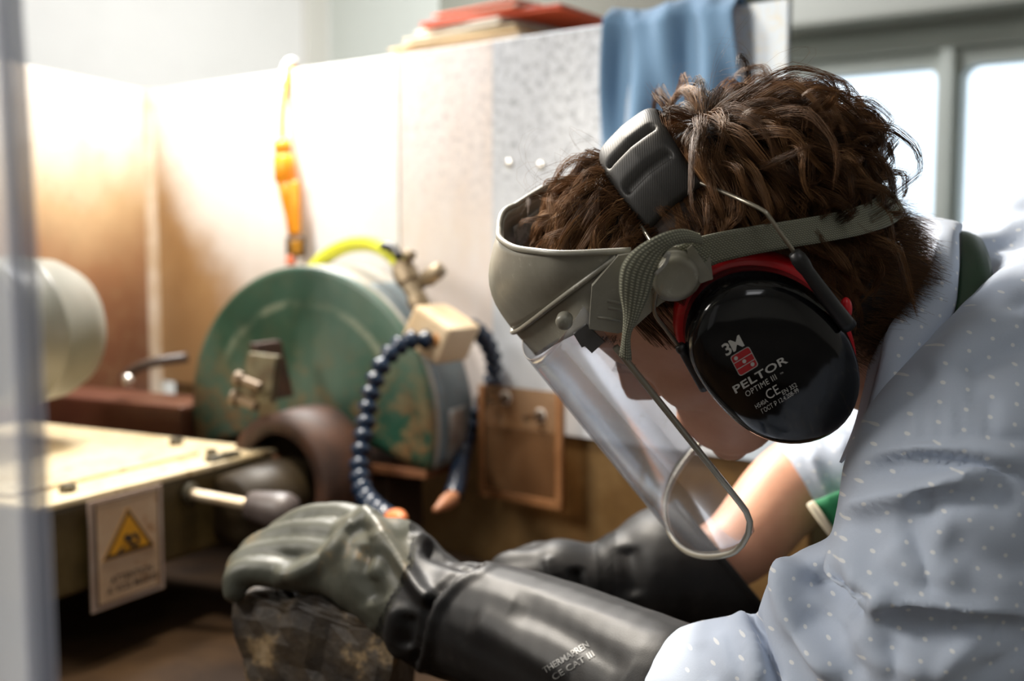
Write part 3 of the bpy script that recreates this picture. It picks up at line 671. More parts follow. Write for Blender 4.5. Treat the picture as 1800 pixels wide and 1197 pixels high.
# the mud-spattered rough rock and blue cloth
b = NB('blue_cloth'); wv_ = b.n.new('ShaderNodeTexWave'); wv_.inputs['Scale'].default_value = 420; wv_.bands_direction = 'DIAGONAL'; b.link(b.tc.outputs['Object'], wv_.inputs[0])
c = b.mix(b.noise(8, 4), (.085, .175, .30), (.12, .225, .355)); c = b.mix(b.math('MULTIPLY', wv_.outputs[1], .25), c, (.06, .13, .24)); b.set(col=c, rough=.85, sheen=.2); b.bump(wv_.outputs[1], .3, .001); m_cloth = b.m
# draped over the top edge: front fall follows soft folds and narrows to one side
def cloth(sa, sb, drop_l, drop_r, off0, amp, seed, back=.10):
    nu, nv = 56, 64; G = np.zeros((nu, nv, 3))
    for i in range(nu):
        for j in range(nv):
            x = j / (nv - 1); t = i / (nu - 1); dl = drop_l + (drop_r - drop_l) * x
            L = back + dl; y = t * L - back                       # <0 behind the edge, >0 hanging in front
            s = sa + (sb - sa) * x
            k = max(0., min(1., (y + .01) / .2))
            s += (x - .35) * -.03 * k * 1.0
            fold = amp * (.35 + k) * (math.sin(x * 13 + 2.2 * k + seed) + .6 * math.sin(x * 24 - 3 * k + 1.3 * seed)) 
            if y > .008: z = Z_TOP + .006 - y; o = max(off0 + .016 + fold, .0135 + .3 * fold, .004)
            elif y < -.008: z = Z_TOP + .006 + y; o = -.012 - off0 + fold * .3
            else: z = Z_TOP + .008 + off0; o = y * 1.4 + fold * .25
            z += .004 * math.sin(x * 9 + seed)
            G[i, j] = bpt(s, z, o)
    return G
sL, sR = bs(1082, 40), bs(1304, 20)
mk('blue_cloth', *shell(cloth(sL, sR, .20, .26, .004, .012, 2.0), .0016), m_cloth, label='soft blue cloth hung over the top edge of the panel', cat='cloth')
b = NB('pale_film'); tr = b.n.new('ShaderNodeBsdfTransparent'); mx = b.n.new('ShaderNodeMixShader'); mx.inputs[0].default_value = .55; b.set(col=(.50, .60, .74), rough=.35)
b.link(tr.outputs[0], mx.inputs[1]); b.link(b.b.outputs[0], mx.inputs[2]); b.link(mx.outputs[0], b.out.inputs[0])
sa, sb = bs(1065, 300), bs(1140, 300); G = A([[bpt(sa + (sb - sa) * x, Z_TOP - .02 - t * .25, .010 + .003 * math.sin(9 * x + 3 * t)) for x in np.linspace(0, 1, 14)] for t in np.linspace(0, 1, 14)])
mk('pale_film', *shell(G, .0006), b.m, label='thin pale blue plastic film hanging under the blue cloth', cat='film')
# rock on the tray
b = NB('rock'); n1 = b.noise(16, 6, .65); c = b.ramp(n1, [(.40, (.012, .008, .005)), (.54, (.04, .027, .014)), (.60, (.22, .15, .075)), (.8, (.36, .29, .20))]); b.set(col=c, rough=.6); b.bump(b.noise(50, 6, .7), .6, .004); m_rock = b.m
rk = [W(415, 1060, .93), W(700, 1120, .86), W(640, 1420, .86), W(430, 1380, .92), W(450, 1020, 1.02), W(720, 1080, .98), W(720, 1330, 1.0), W(500, 1330, 1.05), W(560, 1048, .90)]
bm = bmesh.new(); [bm.verts.new(p) for p in rk]; bmesh.ops.convex_hull(bm, input=bm.verts[:])
bmesh.ops.delete(bm, geom=[v for v in bm.verts if not v.link_faces], context='VERTS')
bmesh.ops.subdivide_edges(bm, edges=bm.edges[:], cuts=9, use_grid_fill=True); bmesh.ops.triangulate(bm, faces=bm.faces[:]); bm.verts.index_update()
V = A([v.co[:] for v in bm.verts]); F = [tuple(v.index for v in f.verts) for f in bm.faces]; bm.free()
cen = V.mean(0); V = V + (V - cen) / np.linalg.norm(V - cen, axis=1)[:, None] * (np.round(snoise(V, 38, 3) * 3) / 3 * .008 + snoise(V, 120, 4) * .003)[:, None]
V[:, 2] = np.maximum(V[:, 2], ZTR)
rock = mk('rough_rock', V, F, m_rock, smooth=False, label='rough dark rock with tan broken faces under the gloved hand', cat='rock')

# ---------------- clear curtain close to the camera at the frame edge
b = NB('clear_curtain'); tr = b.n.new('ShaderNodeBsdfTransparent'); tr.inputs[0].default_value = (.93, .95, .98, 1); mx = b.n.new('ShaderNodeMixShader')
df = b.n.new('ShaderNodeBsdfTranslucent'); df.inputs[0].default_value = (.75, .77, .80, 1); d2 = b.n.new('ShaderNodeBsdfDiffuse'); d2.inputs[0].default_value = (.72, .74, .78, 1); m2_ = b.n.new('ShaderNodeMixShader'); m2_.inputs[0].default_value = .5
b.link(df.outputs[0], m2_.inputs[1]); b.link(d2.outputs[0], m2_.inputs[2])
b.link(b.ramp(b.noise(9, 4, .6, stretch=(1, 1, .2)), [(.3, (.32, .32, .32)), (.8, (.5, .5, .5))]), mx.inputs[0]); b.link(tr.outputs[0], mx.inputs[1]); b.link(m2_.outputs[0], mx.inputs[2]); b.link(mx.outputs[0], b.out.inputs[0])
def edge_px(y): return 12 + 62 * (max(0, y) / 1197) ** .8 if y > 0 else 12
zf = .33
rows = [(y, edge_px(y)) for y in np.linspace(-250, 1500, 26)]
G = A([[W(x1 - q * 260, y, zf + .05 * q * q) for q in np.linspace(1, 0, 14)] for y, x1 in rows])
cur = mk('clear_curtain', *shell(G, .0012), b.m, label='clear hazy plastic curtain strip close up at the edge of the view', cat='curtain')
b = NB('curtain_edge_band'); tr = b.n.new('ShaderNodeBsdfTransparent'); mx = b.n.new('ShaderNodeMixShader'); mx.inputs[0].default_value = .6; b.set(col=(.40, .42, .50), rough=.5); b.link(tr.outputs[0], mx.inputs[1]); b.link(b.b.outputs[0], mx.inputs[2]); b.link(mx.outputs[0], b.out.inputs[0])
G = A([[W(x1 - 14 + q * 28, y, zf - .002 - .004 * math.sin(q * pi)) for q in np.linspace(0, 1, 6)] for y, x1 in rows])
mk('edge_band', *shell(G, .002), b.m, cur)

# ================================================================== THE PERSON
HO = A([(1274 - 900) / FPX * .72, -(511 - 598.5) / FPX * .72, .72])
hl = unit(A([0, -.45, -.89])); u0 = A([-.64, .765, 0]); hu = unit(u0 - (u0 @ hl) * hl); hf = -np.cross(hl, hu)
def HW(P):
    """head frame (front, up, towards the near ear) -> world"""
    P = np.asarray(P, float); return cam2w(HO + P[..., 0:1] * hf + P[..., 1:2] * hu + P[..., 2:3] * hl)
RH = np.stack([HW(A([1., 0, 0])) - HW(A([0., 0, 0])), HW(A([0, 1., 0])) - HW(A([0., 0, 0])), HW(A([0, 0, 1.])) - HW(A([0., 0, 0]))])   # rows: world directions of front, up, near side
HC = HW(A([0., 0, 0]))
def toH(V): return (np.asarray(V) - HC) @ RH.T
def HL(px, py, L):
    """head-frame point seen at a pixel, in the plane at lateral offset L"""
    p = onplane(px, py, HC + RH[2] * L, RH[2]); return toH(p)
def hell(c, r, tilt=None): return ell(HW(A(c, float)), RH, r, 20, 28)
b = NB('skin'); n1 = b.noise(30, 4, .6); c = b.ramp(n1, [(.3, (.56, .28, .18)), (.7, (.66, .36, .24))])
fl = b.attr('lipmask').outputs['Fac']; c = b.mix(fl, c, (.42, .14, .11)); fh = b.attr('hairmask').outputs['Fac']; c = b.mix(fh, c, (.022, .011, .006))
b.set(col=c, rough=.5, sss=.12); b.b.inputs['Subsurface Radius'].default_value = (.012, .004, .002); b.b.inputs['Subsurface Scale'].default_value = .6; b.bump(b.noise(700, 3), .08, .0006); m_skin = b.m
parts = [hell((-.008, .028, 0), (.092, .082, .073)), hell((.030, .028, 0), (.050, .065, .060)), hell((.020, -.035, 0), (.053, .055, .054)),
         hell((.048, -.064, 0), (.034, .036, .043)), hell((.066, -.088, 0), (.015, .016, .018)), hell((.070, .042, 0), (.014, .012, .042)),
         hell((.074, -.056, 0), (.0115, .006, .020)), hell((.073, -.066, 0), (.011, .006, .017)), hell((.0, -.055, .0), (.06, .045, .052)),
         hell((.040, -.012, .040), (.028, .026, .020)), hell((.040, -.012, -.040), (.028, .026, .020)), hell((.064, -.045, 0), (.012, .022, .024))]
# nose
parts += [tube(HW(spline(A([(.070, .024, 0), (.076, .006, 0), (.085, -.010, 0), (.082, -.021, 0)]), 14)), np.linspace(.0075, .0105, 14), 14), hell((.0875, -.0165, 0), (.0095, .0085, .0090)), hell((.078, -.020, .0090), (.009, .0065, .0065)), hell((.078, -.020, -.0090), (.009, .0065, .0065))]
for s in (1, -1): parts += [hell((-.006, -.006, .070 * s), (.016, .028, .010))]          # ears, under the cups
# neck and trunk, arms and legs
nb_ = HW(A([-.03, -.04, 0])); nk = W(1640, 610, .76); chest0 = W(1760, 600, .80)
parts += caps([(nb_, .056), ((nb_ + nk) / 2, .055), (nk, .056), (chest0, .06)])
TOR = [(W(1745, 592, .80), .066), (W(1900, 566, .82), .100), (A([.62, .86, 1.12]), .135), (A([.80, .88, 1.02]), .15), (A([.86, .88, .93]), .15)]
parts += caps(TOR)
SHO = W(1880, 600, .69); ELB = W(1575, 1275, .635); WRI = W(760, 1085, .865)
parts += caps([(SHO, .05), (W(1705, 850, .632), .052), (W(1650, 1080, .622), .048), (ELB, .042), (W(1330, 1245, .68), .036), (W(1050, 1180, .77), .029), (WRI, .024), (W(690, 1030, .892), .022)])
parts += caps([(SHO, .05), (W(1900, 600, .80), .07)])
SHF = W(1790, 640, .97); ELF = W(1500, 800, 1.02)
parts += caps([(W(1880, 600, .85), .07), (SHF, .055), (ELF, .043), (W(1390, 858, 1.0), .039), (W(1290, 965, .98), .033), (W(1150, 1015, .97), .022), (W(1080, 1024, .97), .016)])
for s, y in ((0, .80), (1, .99)): parts += caps([(A([.86, .84 + .08 * s, .90]), .09), (A([.80, y, .47]), .062), (A([.86, y, .08]), .042), (A([.74, y, .045]), .036)])
V, F = remesh(parts, .0038, 5)
hp_ = toH(V)
# brow crease, closed eye, lips
lipm = np.exp(-((hp_[:, 1] + .063) / .009) ** 2) * (hp_[:, 0] > .072) * np.exp(-(hp_[:, 2] / .022) ** 4)
N = vnormals(V, F)
def dent(c, r, amp): return amp * np.exp(-(((hp_ - A(c)) / A(r)) ** 2).sum(1))
for s in (1, -1):
    V = V + N * (dent((.066, .024, .032 * s), (.03, .010, .016), -.006) + dent((.07, .022, .032 * s), (.03, .006, .011), .004))[:, None]
V = V + N * (dent((.08, -.0635, 0), (.02, .0016, .02), -.0025) + dent((.075, -.077, 0), (.02, .005, .02), -.003))[:, None]
hp_ = toH(V)
el = np.sqrt(((hp_ - A([-.008, .028, 0])) / A([.092, .082, .073])) ** 2).sum(1)
hairm = ((hp_[:, 1] > .03 + np.clip(hp_[:, 0] * .75, -.11, .05)) & (np.linalg.norm(hp_, axis=1) < .16)).astype(float)
hairm = np.maximum(hairm, ((hp_[:, 0] < -.045) & (hp_[:, 1] > -.075) & (np.linalg.norm(hp_, axis=1) < .15)).astype(float))
person = mk('person', V, F, m_skin, attrs={'lipmask': lipm, 'hairmask': hairm}, label='person in a pale blue dotted shirt bending towards the grinder in a face shield', cat='person')
skin_tree = bvh(V, F)
# eyebrow and closed lashes of the near eye
m_brow = M('brow_hair', (.03, .016, .009), rough=.6)
def strands_mesh(C, r, n=3):
    """C: (strands, points, 3) curve points -> thin tubes in one mesh"""
    C = np.asarray(C, float); S, K = C.shape[:2]; T = np.gradient(C, axis=1); T /= np.linalg.norm(T, axis=2)[..., None] + 1e-12
    ref = np.where(np.abs(T[..., 2:3]) < .9, A([0, 0, 1.]), A([1., 0, 0])); N_ = np.cross(T, ref); N_ /= np.linalg.norm(N_, axis=2)[..., None] + 1e-12; B_ = np.cross(T, N_)
    rad = (np.broadcast_to(np.asarray(r, float), (S,)))[:, None] * np.linspace(1, .35, K)[None]
    a = np.arange(n) * 2 * pi / n
    V = C[:, :, None] + rad[:, :, None, None] * (np.cos(a)[None, None, :, None] * N_[:, :, None] + np.sin(a)[None, None, :, None] * B_[:, :, None])
    base = (np.arange(S) * K * n)[:, None, None] + (np.arange(K - 1) * n)[None, :, None]; j = np.arange(n)[None, None]
    Fq = np.stack([base + j, base + (j + 1) % n, base + n + (j + 1) % n, base + n + j], -1).reshape(-1, 4)
    return V.reshape(-1, 3), Fq
def mk_fast(name, V, F, mat, parent, col=None, **pr):
    me = bpy.data.meshes.new(name); org = V.mean(0); V = V - org
    me.vertices.add(len(V)); me.vertices.foreach_set('co', V.astype(np.float32).ravel())
    k = F.shape[1]; me.loops.add(F.size); me.loops.foreach_set('vertex_index', F.astype(np.int32).ravel())
    me.polygons.add(len(F)); me.polygons.foreach_set('loop_start', np.arange(0, F.size, k, dtype=np.int32)); me.polygons.foreach_set('use_smooth', np.ones(len(F), bool))
    if col is not None:
        at = me.attributes.new('tone', 'FLOAT', 'POINT'); at.data.foreach_set('value', col.astype(np.float32))
    me.materials.append(mat); me.update(calc_edges=True); o = bpy.data.objects.new(name, me); COL.objects.link(o); LOC[o] = org
    o.parent = parent; o.location = org - LOC[parent]; return prop(o, **pr)
C = []
for k in range(220):
    l = .014 + .036 * rng.random(); u_ = .043 + .004 * rng.random() - .25 * max(0, l - .04); p = A([.115, u_, l]); 
    h, nn, _, _ = skin_tree.ray_cast(Vector(HW(p)), Vector(-RH[0]))
    if h is None: continue
    q = toH(A(h)); d = A([.0, .25, .9]) + rng.normal(size=3) * .15; C.append([HW(q + A([.0006, 0, 0]) + d * .007 * t + A([.0015, 0, 0]) * math.sin(t * 2.5)) for t in np.linspace(0, 1, 5)])
V, F = strands_mesh(C, .00013); mk_fast('eyebrow', V, F, m_brow, person)
C = []
for k in range(36):
    l = .020 + .022 * k / 36; p = A([.115, .018 - .02 * abs(l - .031), l]); h, nn, _, _ = skin_tree.ray_cast(Vector(HW(p)), Vector(-RH[0]))
    if h is None: continue
    q = toH(A(h)); C.append([HW(q + A([.006, -.004, .002]) * t + A([0, .002, 0]) * t * t) for t in np.linspace(0, 1, 4)])
V, F = strands_mesh(C, .00010); mk_fast('eyelashes', V, F, m_brow, person)

# ---------------- shirt
b = NB('shirt_cotton'); uv = b.attr('duv').outputs['Vector']
def lattice(off):
    a = b.n.new('ShaderNodeVectorMath'); a.operation = 'MULTIPLY_ADD'; b.link(uv, a.inputs[0]); a.inputs[1].default_value = (1 / .0150,) * 3; a.inputs[2].default_value = (off, off, 0)
    f = b.n.new('ShaderNodeVectorMath'); f.operation = 'FRACTION'; b.link(a.outputs[0], f.inputs[0])
    s_ = b.n.new('ShaderNodeVectorMath'); s_.operation = 'SUBTRACT'; b.link(f.outputs[0], s_.inputs[0]); s_.inputs[1].default_value = (.5, .5, 0)
    z = b.n.new('ShaderNodeVectorMath'); z.operation = 'MULTIPLY'; b.link(s_.outputs[0], z.inputs[0]); z.inputs[1].default_value = (1, 1, 0)
    L = b.n.new('ShaderNodeVectorMath'); L.operation = 'LENGTH'; b.link(z.outputs[0], L.inputs[0]); return b.maprange(L.outputs['Value'], .055, .085, 1., 0.)
dots = b.math('MAXIMUM', lattice(0.), lattice(.5)); dots = b.math('MULTIPLY', dots, .6)
weave = b.noise(1800, 2, .5); n1 = b.noise(14, 4)
c = b.mix(n1, (.40, .47, .585), (.45, .51, .62)); c = b.mix(b.math('MULTIPLY', weave, .3), c, (.56, .60, .68)); c = b.mix(dots, c, (.86, .85, .81))
b.set(col=c, rough=.85, sheen=.15); b.bump(b.noise(900, 3, .6), .12, .0008); m_shirt = b.m
def duv(V):
    c = tocam(V); return np.stack([c[:, 0] * .90 + c[:, 1] * .44, -c[:, 0] * .44 + c[:, 1] * .90, 0 * c[:, 0]], 1)
sp = caps([(p, r + .012) for p, r in TOR[:3]] + [(A([.80, .88, 1.02]), .165)])
sp += caps([(W(1880, 600, .685), .060), (W(1790, 715, .655), .064), (W(1705, 835, .632), .066), (W(1690, 910, .626), .066), (W(1655, 1080, .622), .066), (W(1575, 1275, .635), .062)])
sp += caps([(W(1880, 600, .685), .060), (W(1930, 590, .80), .09)])
sp += caps([(W(1575, 1275, .635), .062), (W(1440, 1255, .655), .058), (W(1330, 1238, .68), .053), (W(1250, 1245, .70), .052), (W(1195, 1275, .712), .050)])
sp += caps([(W(1560, 1040, .64), .040), (W(1455, 1070, .655), .036), (W(1440, 1150, .66), .04)])
V, F = remesh(sp, .0032, 14)
FL = [([(1512, 806), (1560, 785), (1640, 771), (1720, 768), (1830, 776)], -.0035, 7, 1.),
      ([(1505, 815), (1580, 798), (1680, 795), (1760, 805), (1830, 815)], .0035, 16, .8),
      ([(1515, 822), (1600, 813), (1680, 818), (1750, 832), (1830, 852)], -.0085, 13, 1.5),
      ([(1480, 905), (1560, 880), (1650, 866), (1740, 845), (1810, 862)], .0075, 22, .6),
      ([(1600, 888), (1680, 878), (1800, 878)], -.005, 22, 1.6),
      ([(1745, 845), (1757, 880)], -.004, 8, 1.),
      ([(1592, 895), (1612, 950), (1632, 1010), (1640, 1050)], -.0035, 10, 1.8),
      ([(1480, 920), (1505, 980), (1540, 1040), (1580, 1068)], .004, 26, 1.),
      ([(1462, 965), (1490, 1030), (1560, 1066), (1660, 1080), (1820, 1094)], .0085, 22, .7),
      ([(1540, 1078), (1620, 1096), (1720, 1104), (1830, 1112)], -.0085, 18, 1.5),
      ([(1405, 985), (1385, 1030), (1398, 1090), (1440, 1150), (1480, 1205)], .011, 24, .9),
      ([(1432, 990), (1456, 1030), (1490, 1062), (1515, 1075)], -.013, 18, 1.),
      ([(1440, 1060), (1475, 1120), (1520, 1190)], -.006, 20, 1.4),
      ([(1500, 1010), (1475, 1040)], .004, 14, 1.),
      ([(1310, 1075), (1322, 1110), (1345, 1160), (1360, 1210)], -.012, 13, 1.),
      ([(1296, 1078), (1304, 1110), (1322, 1160), (1335, 1210)], .010, 13, .6),
      ([(1620, 700), (1622, 770)], -.0022, 7, 1.), ([(1650, 690), (1652, 768)], -.0026, 6, 1.), ([(1685, 700), (1690, 768)], -.003, 7, 1.), ([(1715, 670), (1712, 766)], -.003, 7, 1.), ([(1738, 690), (1740, 770)], -.004, 7, 1.), ([(1590, 720), (1588, 775)], -.002, 7, 1.),
      ([(1640, 670), (1700, 600), (1800, 545)], .004, 34, 1.), ([(1700, 660), (1760, 620), (1830, 600)], -.004, 20, 1.), ([(1760, 540), (1830, 520)], -.003, 16, 1.),
      ([(1640, 920), (1720, 900), (1800, 905)], .003, 26, 1.), ([(1560, 960), (1600, 1000), (1700, 1020)], .003, 30, 1.), ([(1660, 950), (1740, 990), (1820, 1000)], -.003, 26, 1.),
      ([(1640, 1197), (1690, 1150), (1740, 1110)], .004, 14, 1.), ([(1560, 1120), (1580, 1200)], -.004, 14, 1.), ([(1500, 1110), (1540, 1160), (1640, 1190)], .004, 20, 1.), ([(1720, 1190), (1790, 1150), (1820, 1120)], -.004, 12, 1.),
      ([(1230, 1130), (1250, 1200)], -.002, 12, 1.), ([(1265, 1110), (1290, 1200)], .002, 12, 1.),
      ([(1690, 395), (1750, 380), (1830, 350)], -.006, 13, 1.4), ([(1700, 412), (1770, 395), (1830, 398)], .006, 14, .8), ([(1720, 428), (1780, 418), (1830, 430)], -.005, 11, 1.4), ([(1740, 445), (1800, 440), (1830, 452)], -.004, 9, 1.)]
V = folds(V, F, FL)
N = vnormals(V, F); V = V + N * (snoise(V, 55, 11) * .0014)[:, None]
V = relax(V, F, 3, .5)
shirt = mk('shirt', V, F, m_shirt, person, attrs={'duv': duv(V)})
# far sleeve
V, F = remesh(caps([(W(1850, 640, .93), .062), (W(1660, 735, 1.0), .055), (W(1520, 800, 1.01), .050), (W(1448, 828, 1.0), .0475)]), .004, 8)
V = folds(V, F, [([(1470, 770), (1500, 850), (1560, 880)], .006, 14, 1.), ([(1420, 790), (1450, 860), (1470, 880)], .005, 9, .6), ([(1530, 790), (1560, 850)], -.005, 14, 1.)])
mk('far_sleeve', V, F, m_shirt, shirt, attrs={'duv': duv(V)})
# collar: folded strip round the neck, drawn by its upper and lower edges
up_ = [(1590, 385, .80), (1628, 388, .765), (1650, 405, .73), (1640, 470, .70), (1598, 535, .68), (1563, 580, .665), (1546, 650, .655), (1528, 720, .650), (1502, 785, .645)]
lo_ = [(1660, 392, .82), (1690, 398, .775), (1684, 412, .735), (1684, 480, .70), (1672, 560, .675), (1632, 622, .66), (1590, 680, .65), (1545, 745, .645), (1506, 800, .642)]
U_ = spline(A([W(*p) for p in up_]), 60); Lo = spline(A([W(*p) for p in lo_]), 60)
G = A([[U_[i] * (1 - t) + Lo[i] * t - (FWD * .008 + UPV * 0) * math.sin(pi * t) ** .8 + FWD * .003 * t + UPV * .0012 * math.sin(i * .9) * t for t in np.linspace(0, 1, 10)] for i in range(60)])
V, F = shell(G, .0018); mk('collar', V, F, m_shirt, shirt, attrs={'duv': duv(V)})
# inner stand of the collar
G = A([[U_[i] * (1 - t) + (U_[i] + (RGT * .0 + FWD * .03 - UPV * .012)) * t for t in np.linspace(0, 1, 5)] for i in range(60)])
V, F = shell(G, .0015); mk('collar_stand', V, F, m_shirt, shirt, attrs={'duv': duv(V)})
# sleeve end fold
# ---------------- green apron with its neck strap
m_apr = M('apron_green_shaded', (.006, .028, .011), (.010, .040, .016), 9, .5)  # strap: apron green with the shade at the neck painted in
ap = mk('apron', *shell(A([[W(*(A([1424, 884, .93]) * (1 - s) * (1 - t) + A([1500, 990, .93]) * s * (1 - t) + A([1640, 800, .92]) * (1 - s) * t + A([1700, 1010, .92]) * s * t)) for s in np.linspace(0, 1, 8)] for t in np.linspace(0, 1, 8)]), .002), M('apron_green_lit', (.02, .22, .09), rough=.6), person)  # same green cloth, with the light on it painted in
mk('apron_edge', *tube([W(1424, 884, .929), W(1462, 937, .929), W(1500, 990, .929)], .0035, 8), M('edge_cream', (.55, .50, .38), rough=.6), ap)
E1 = spline(A([W(1676, 408, .775), W(1684, 418, .745), W(1684, 470, .715), W(1676, 540, .69), W(1660, 600, .675)]), 30); E2 = spline(A([W(1712, 415, .80), W(1726, 428, .755), W(1742, 480, .715), W(1744, 560, .69), W(1730, 640, .675)]), 30)
G = A([[E1[i] * (1 - t) + E2[i] * t - FWD * .004 * math.sin(pi * t) for t in np.linspace(0, 1, 8)] for i in range(30)])
mk('neck_strap', *shell(G, .0016), m_apr, ap)
mk('strap_binding', *tube(E1, .0022, 8), M('strap_black', (.01, .012, .01), rough=.7), ap)
# trousers
mk('trousers', *remesh(caps([(A([.80, .88, .98]), .17), (A([.86, .88, .90]), .165)]) + sum([caps([(A([.86, .84 + .08 * s, .88]), .11), (A([.80, y, .47]), .082), (A([.86, y, .10]), .07)]) for s, y in ((0, .80), (1, .99))], []), .008, 6), M('trouser_cloth', (.03, .035, .05), rough=.85), person)

# ---------------- hair: locks combed from the whorl, short at the nape
b = NB('hair'); tn = b.attr('tone').outputs['Fac']
c = b.ramp(tn, [(0., (.026, .012, .005)), (.35, (.095, .043, .017)), (.7, (.22, .11, .046)), (1., (.42, .24, .115))]); b.set(col=c, rough=.48, spec=.18); m_hair = b.m
EC = A([-.008, .028, 0.]); ER = A([.092, .082, .073])
NC = A([-.050, -.022, 0.]); NR = A([.056, .066, .060])
GR = RH @ A([0, 0, -1.])                                     # gravity in the head frame
def padu(l): return .1185 - .030 * (np.abs(l) / .052) ** 2
def constrain(P, over, lev=1.015, mx=9.):
    """keep strands outside the skull and under the headband pad and the strap"""
    q = (P - EC) / ER; lv = np.linalg.norm(q, axis=-1, keepdims=True); P = np.where(lv < lev, EC + q / np.maximum(lv, 1e-6) * lev * ER, P); lim = mx + .05 * np.sin(P[..., :1] * 90 + P[..., 2:3] * 70)
    P = np.where(lv > lim, EC + q / np.maximum(lv, 1e-6) * lim * ER, P)
    f_, u_, l_ = P[..., 0], P[..., 1], P[..., 2]
    m = (np.abs(f_ + .0205) < .0225) & (np.abs(l_) < .070) & (u_ > .045)
    u2 = np.where(m, np.minimum(u_, padu(l_) - .0045), u_)
    mc = ((f_ + .018) / .050) ** 2 + ((u_ + .010) / .068) ** 2 < 1; l_ = np.where(mc, np.clip(l_, -.066, .066), l_)
    f_ = np.where((f_ > .040) & (u2 < .10), np.minimum(f_, .040 + (u2 - .04).clip(0) * .55), f_); u2 = np.where((f_ > .035), np.maximum(u2, .086), np.where((f_ > .010) & (np.abs(l_) > .045), np.maximum(u2, .074), u2))
    l_ = np.where(f_ > .018, np.clip(l_, -.078, .078), l_)
    sb = np.clip((-.012 - f_) / .098, 0, 1); us = .074 - .086 * sb ** 1.35
    m2 = (f_ < -.014) & (np.abs(u_ - us) < .0135) & ~over
    rad = np.hypot((f_ + .012) / .098, l_ / .094); k = np.where(m2 & (rad > .965), .965 / np.maximum(rad, 1e-6), 1.)
    return np.stack([(f_ + .012) * k - .012, u2, l_ * k], -1)
WH = A([-.062, .098, .0])
def rand_dirs(n):
    d = rng.normal(size=(n, 3)); return d / np.linalg.norm(d, axis=1)[:, None]
def grow_locks(roots, normals, length, nper, K=11, spread=.006, lift=.9, curl=.5, grav=.9, flow=.6, seed=0, over_p=.05, puff=.2, pull=.2, mx=1.2, mxr=.2):
    G_ = len(roots); P = roots.copy(); t = P - WH; t -= normals * np.sum(t * normals, 1)[:, None]; t /= np.linalg.norm(t, axis=1)[:, None] + 1e-9
    d = normals * lift + t * flow; ph = rng.uniform(0, 6.28, (G_, 1)); path = [P]; axr = rand_dirs(G_); over = rng.random(G_) < over_p; mx_ = mx + mxr * rng.random((G_, 1)); lv_ = np.minimum(1.015 + puff * rng.random((G_, 1)) ** .8, mx_ - .02)
    for k in range(1, K):
        s = k / (K - 1); d = d / np.linalg.norm(d, axis=1)[:, None]
        q = (P - EC) / (ER ** 2); n_ = q / np.linalg.norm(q, axis=1)[:, None]
        d = d + t * flow * .28 + GR * grav * .30 * (0.3 + s) - n_ * pull * (.4 + s) + np.cross(d, axr) * curl * (.25 + .9 * s)
        d = d / np.linalg.norm(d, axis=1)[:, None]; P = P + d * (length / (K - 1))[:, None]
        P = constrain(P, over, 1.015 + (lv_ - 1.015) * min(1, s * 2.6) * (1 - .3 * s), mx_); path.append(P)
    C_ = np.stack(path, 1)                                   # guides
    ss = np.linspace(0, 1, K)
    off = rand_dirs(G_ * nper).reshape(G_, nper, 1, 3) * (spread * rng.random((G_, nper, 1, 1)) ** .5)
    taper = (1 - .86 * ss ** .7)[None, None, :, None]
    wob = rand_dirs(G_ * nper).reshape(G_, nper, 1, 3) * .0014 * np.sin(ss * rng.uniform(2, 7, (G_, nper, 1)) + rng.uniform(0, 6, (G_, nper, 1)))[..., None] * ss[None, None, :, None]
    S = C_[:, None] + off * taper + wob
    # different lengths inside the lock
    cut = rng.uniform(.72, 1.0, (G_, nper)); idx = cut[:, :, None] * np.linspace(0, K - 1, K)[None, None]; i0 = np.floor(idx).astype(int).clip(0, K - 2); fr = (idx - i0)[..., None]
    S = np.take_along_axis(S, i0[..., None].repeat(3, -1), 2) * (1 - fr) + np.take_along_axis(S, (i0 + 1)[..., None].repeat(3, -1), 2) * fr
    ov = np.repeat(over[:, None], nper, 1)[..., None].repeat(K, -1)
    S = constrain(S, ov)
    tone = np.clip(rng.normal(.42, .17, (G_, 1)) + rng.normal(0, .09, (G_, nper)), 0, 1)
    return S.reshape(-1, K, 3), tone.ravel()
def hair_roots(n, test):
    d = rand_dirs(n * 6); p = EC + d * ER; m = test(p); p = p[m][:n]; nn = (p - EC) / ER ** 2; return p, nn / np.linalg.norm(nn, axis=1)[:, None]
SS, TT = [], []
top = lambda p: (p[:, 1] > .046 + np.clip(p[:, 0], -.09, .06) * .42) 
r_, n_ = hair_roots(430, top); S, T = grow_locks(r_, n_, rng.uniform(.060, .105, len(r_)), 36, lift=.42, curl=.36, flow=.30, grav=1.0, puff=.30, pull=.30, mx=1.16, mxr=.28); SS.append(S); TT.append(T)
# crown and back: fuller, more curled locks
bk_ = lambda p: (p[:, 1] > .026) & (p[:, 0] < -.035)
r_, n_ = hair_roots(230, bk_); S, T = grow_locks(r_, n_, rng.uniform(.055, .095, len(r_)), 34, lift=.50, curl=.34, flow=.90, grav=.35, spread=.006, puff=.55, pull=.26, mx=1.28, mxr=.45); SS.append(S); TT.append(T)
# curls that bulge out over the back of the strap
bg_ = lambda p: (p[:, 0] < -.060) & (p[:, 1] > -.005) & (p[:, 1] < .075) & (np.abs(p[:, 2]) < .050)
r_, n_ = hair_roots(120, bg_); S, T = grow_locks(r_, n_, rng.uniform(.040, .072, len(r_)), 34, lift=1.1, curl=.50, flow=.45, grav=.10, spread=.006, puff=.55, pull=.22, mx=1.30, mxr=.32, over_p=2.); SS.append(S); TT.append(T)
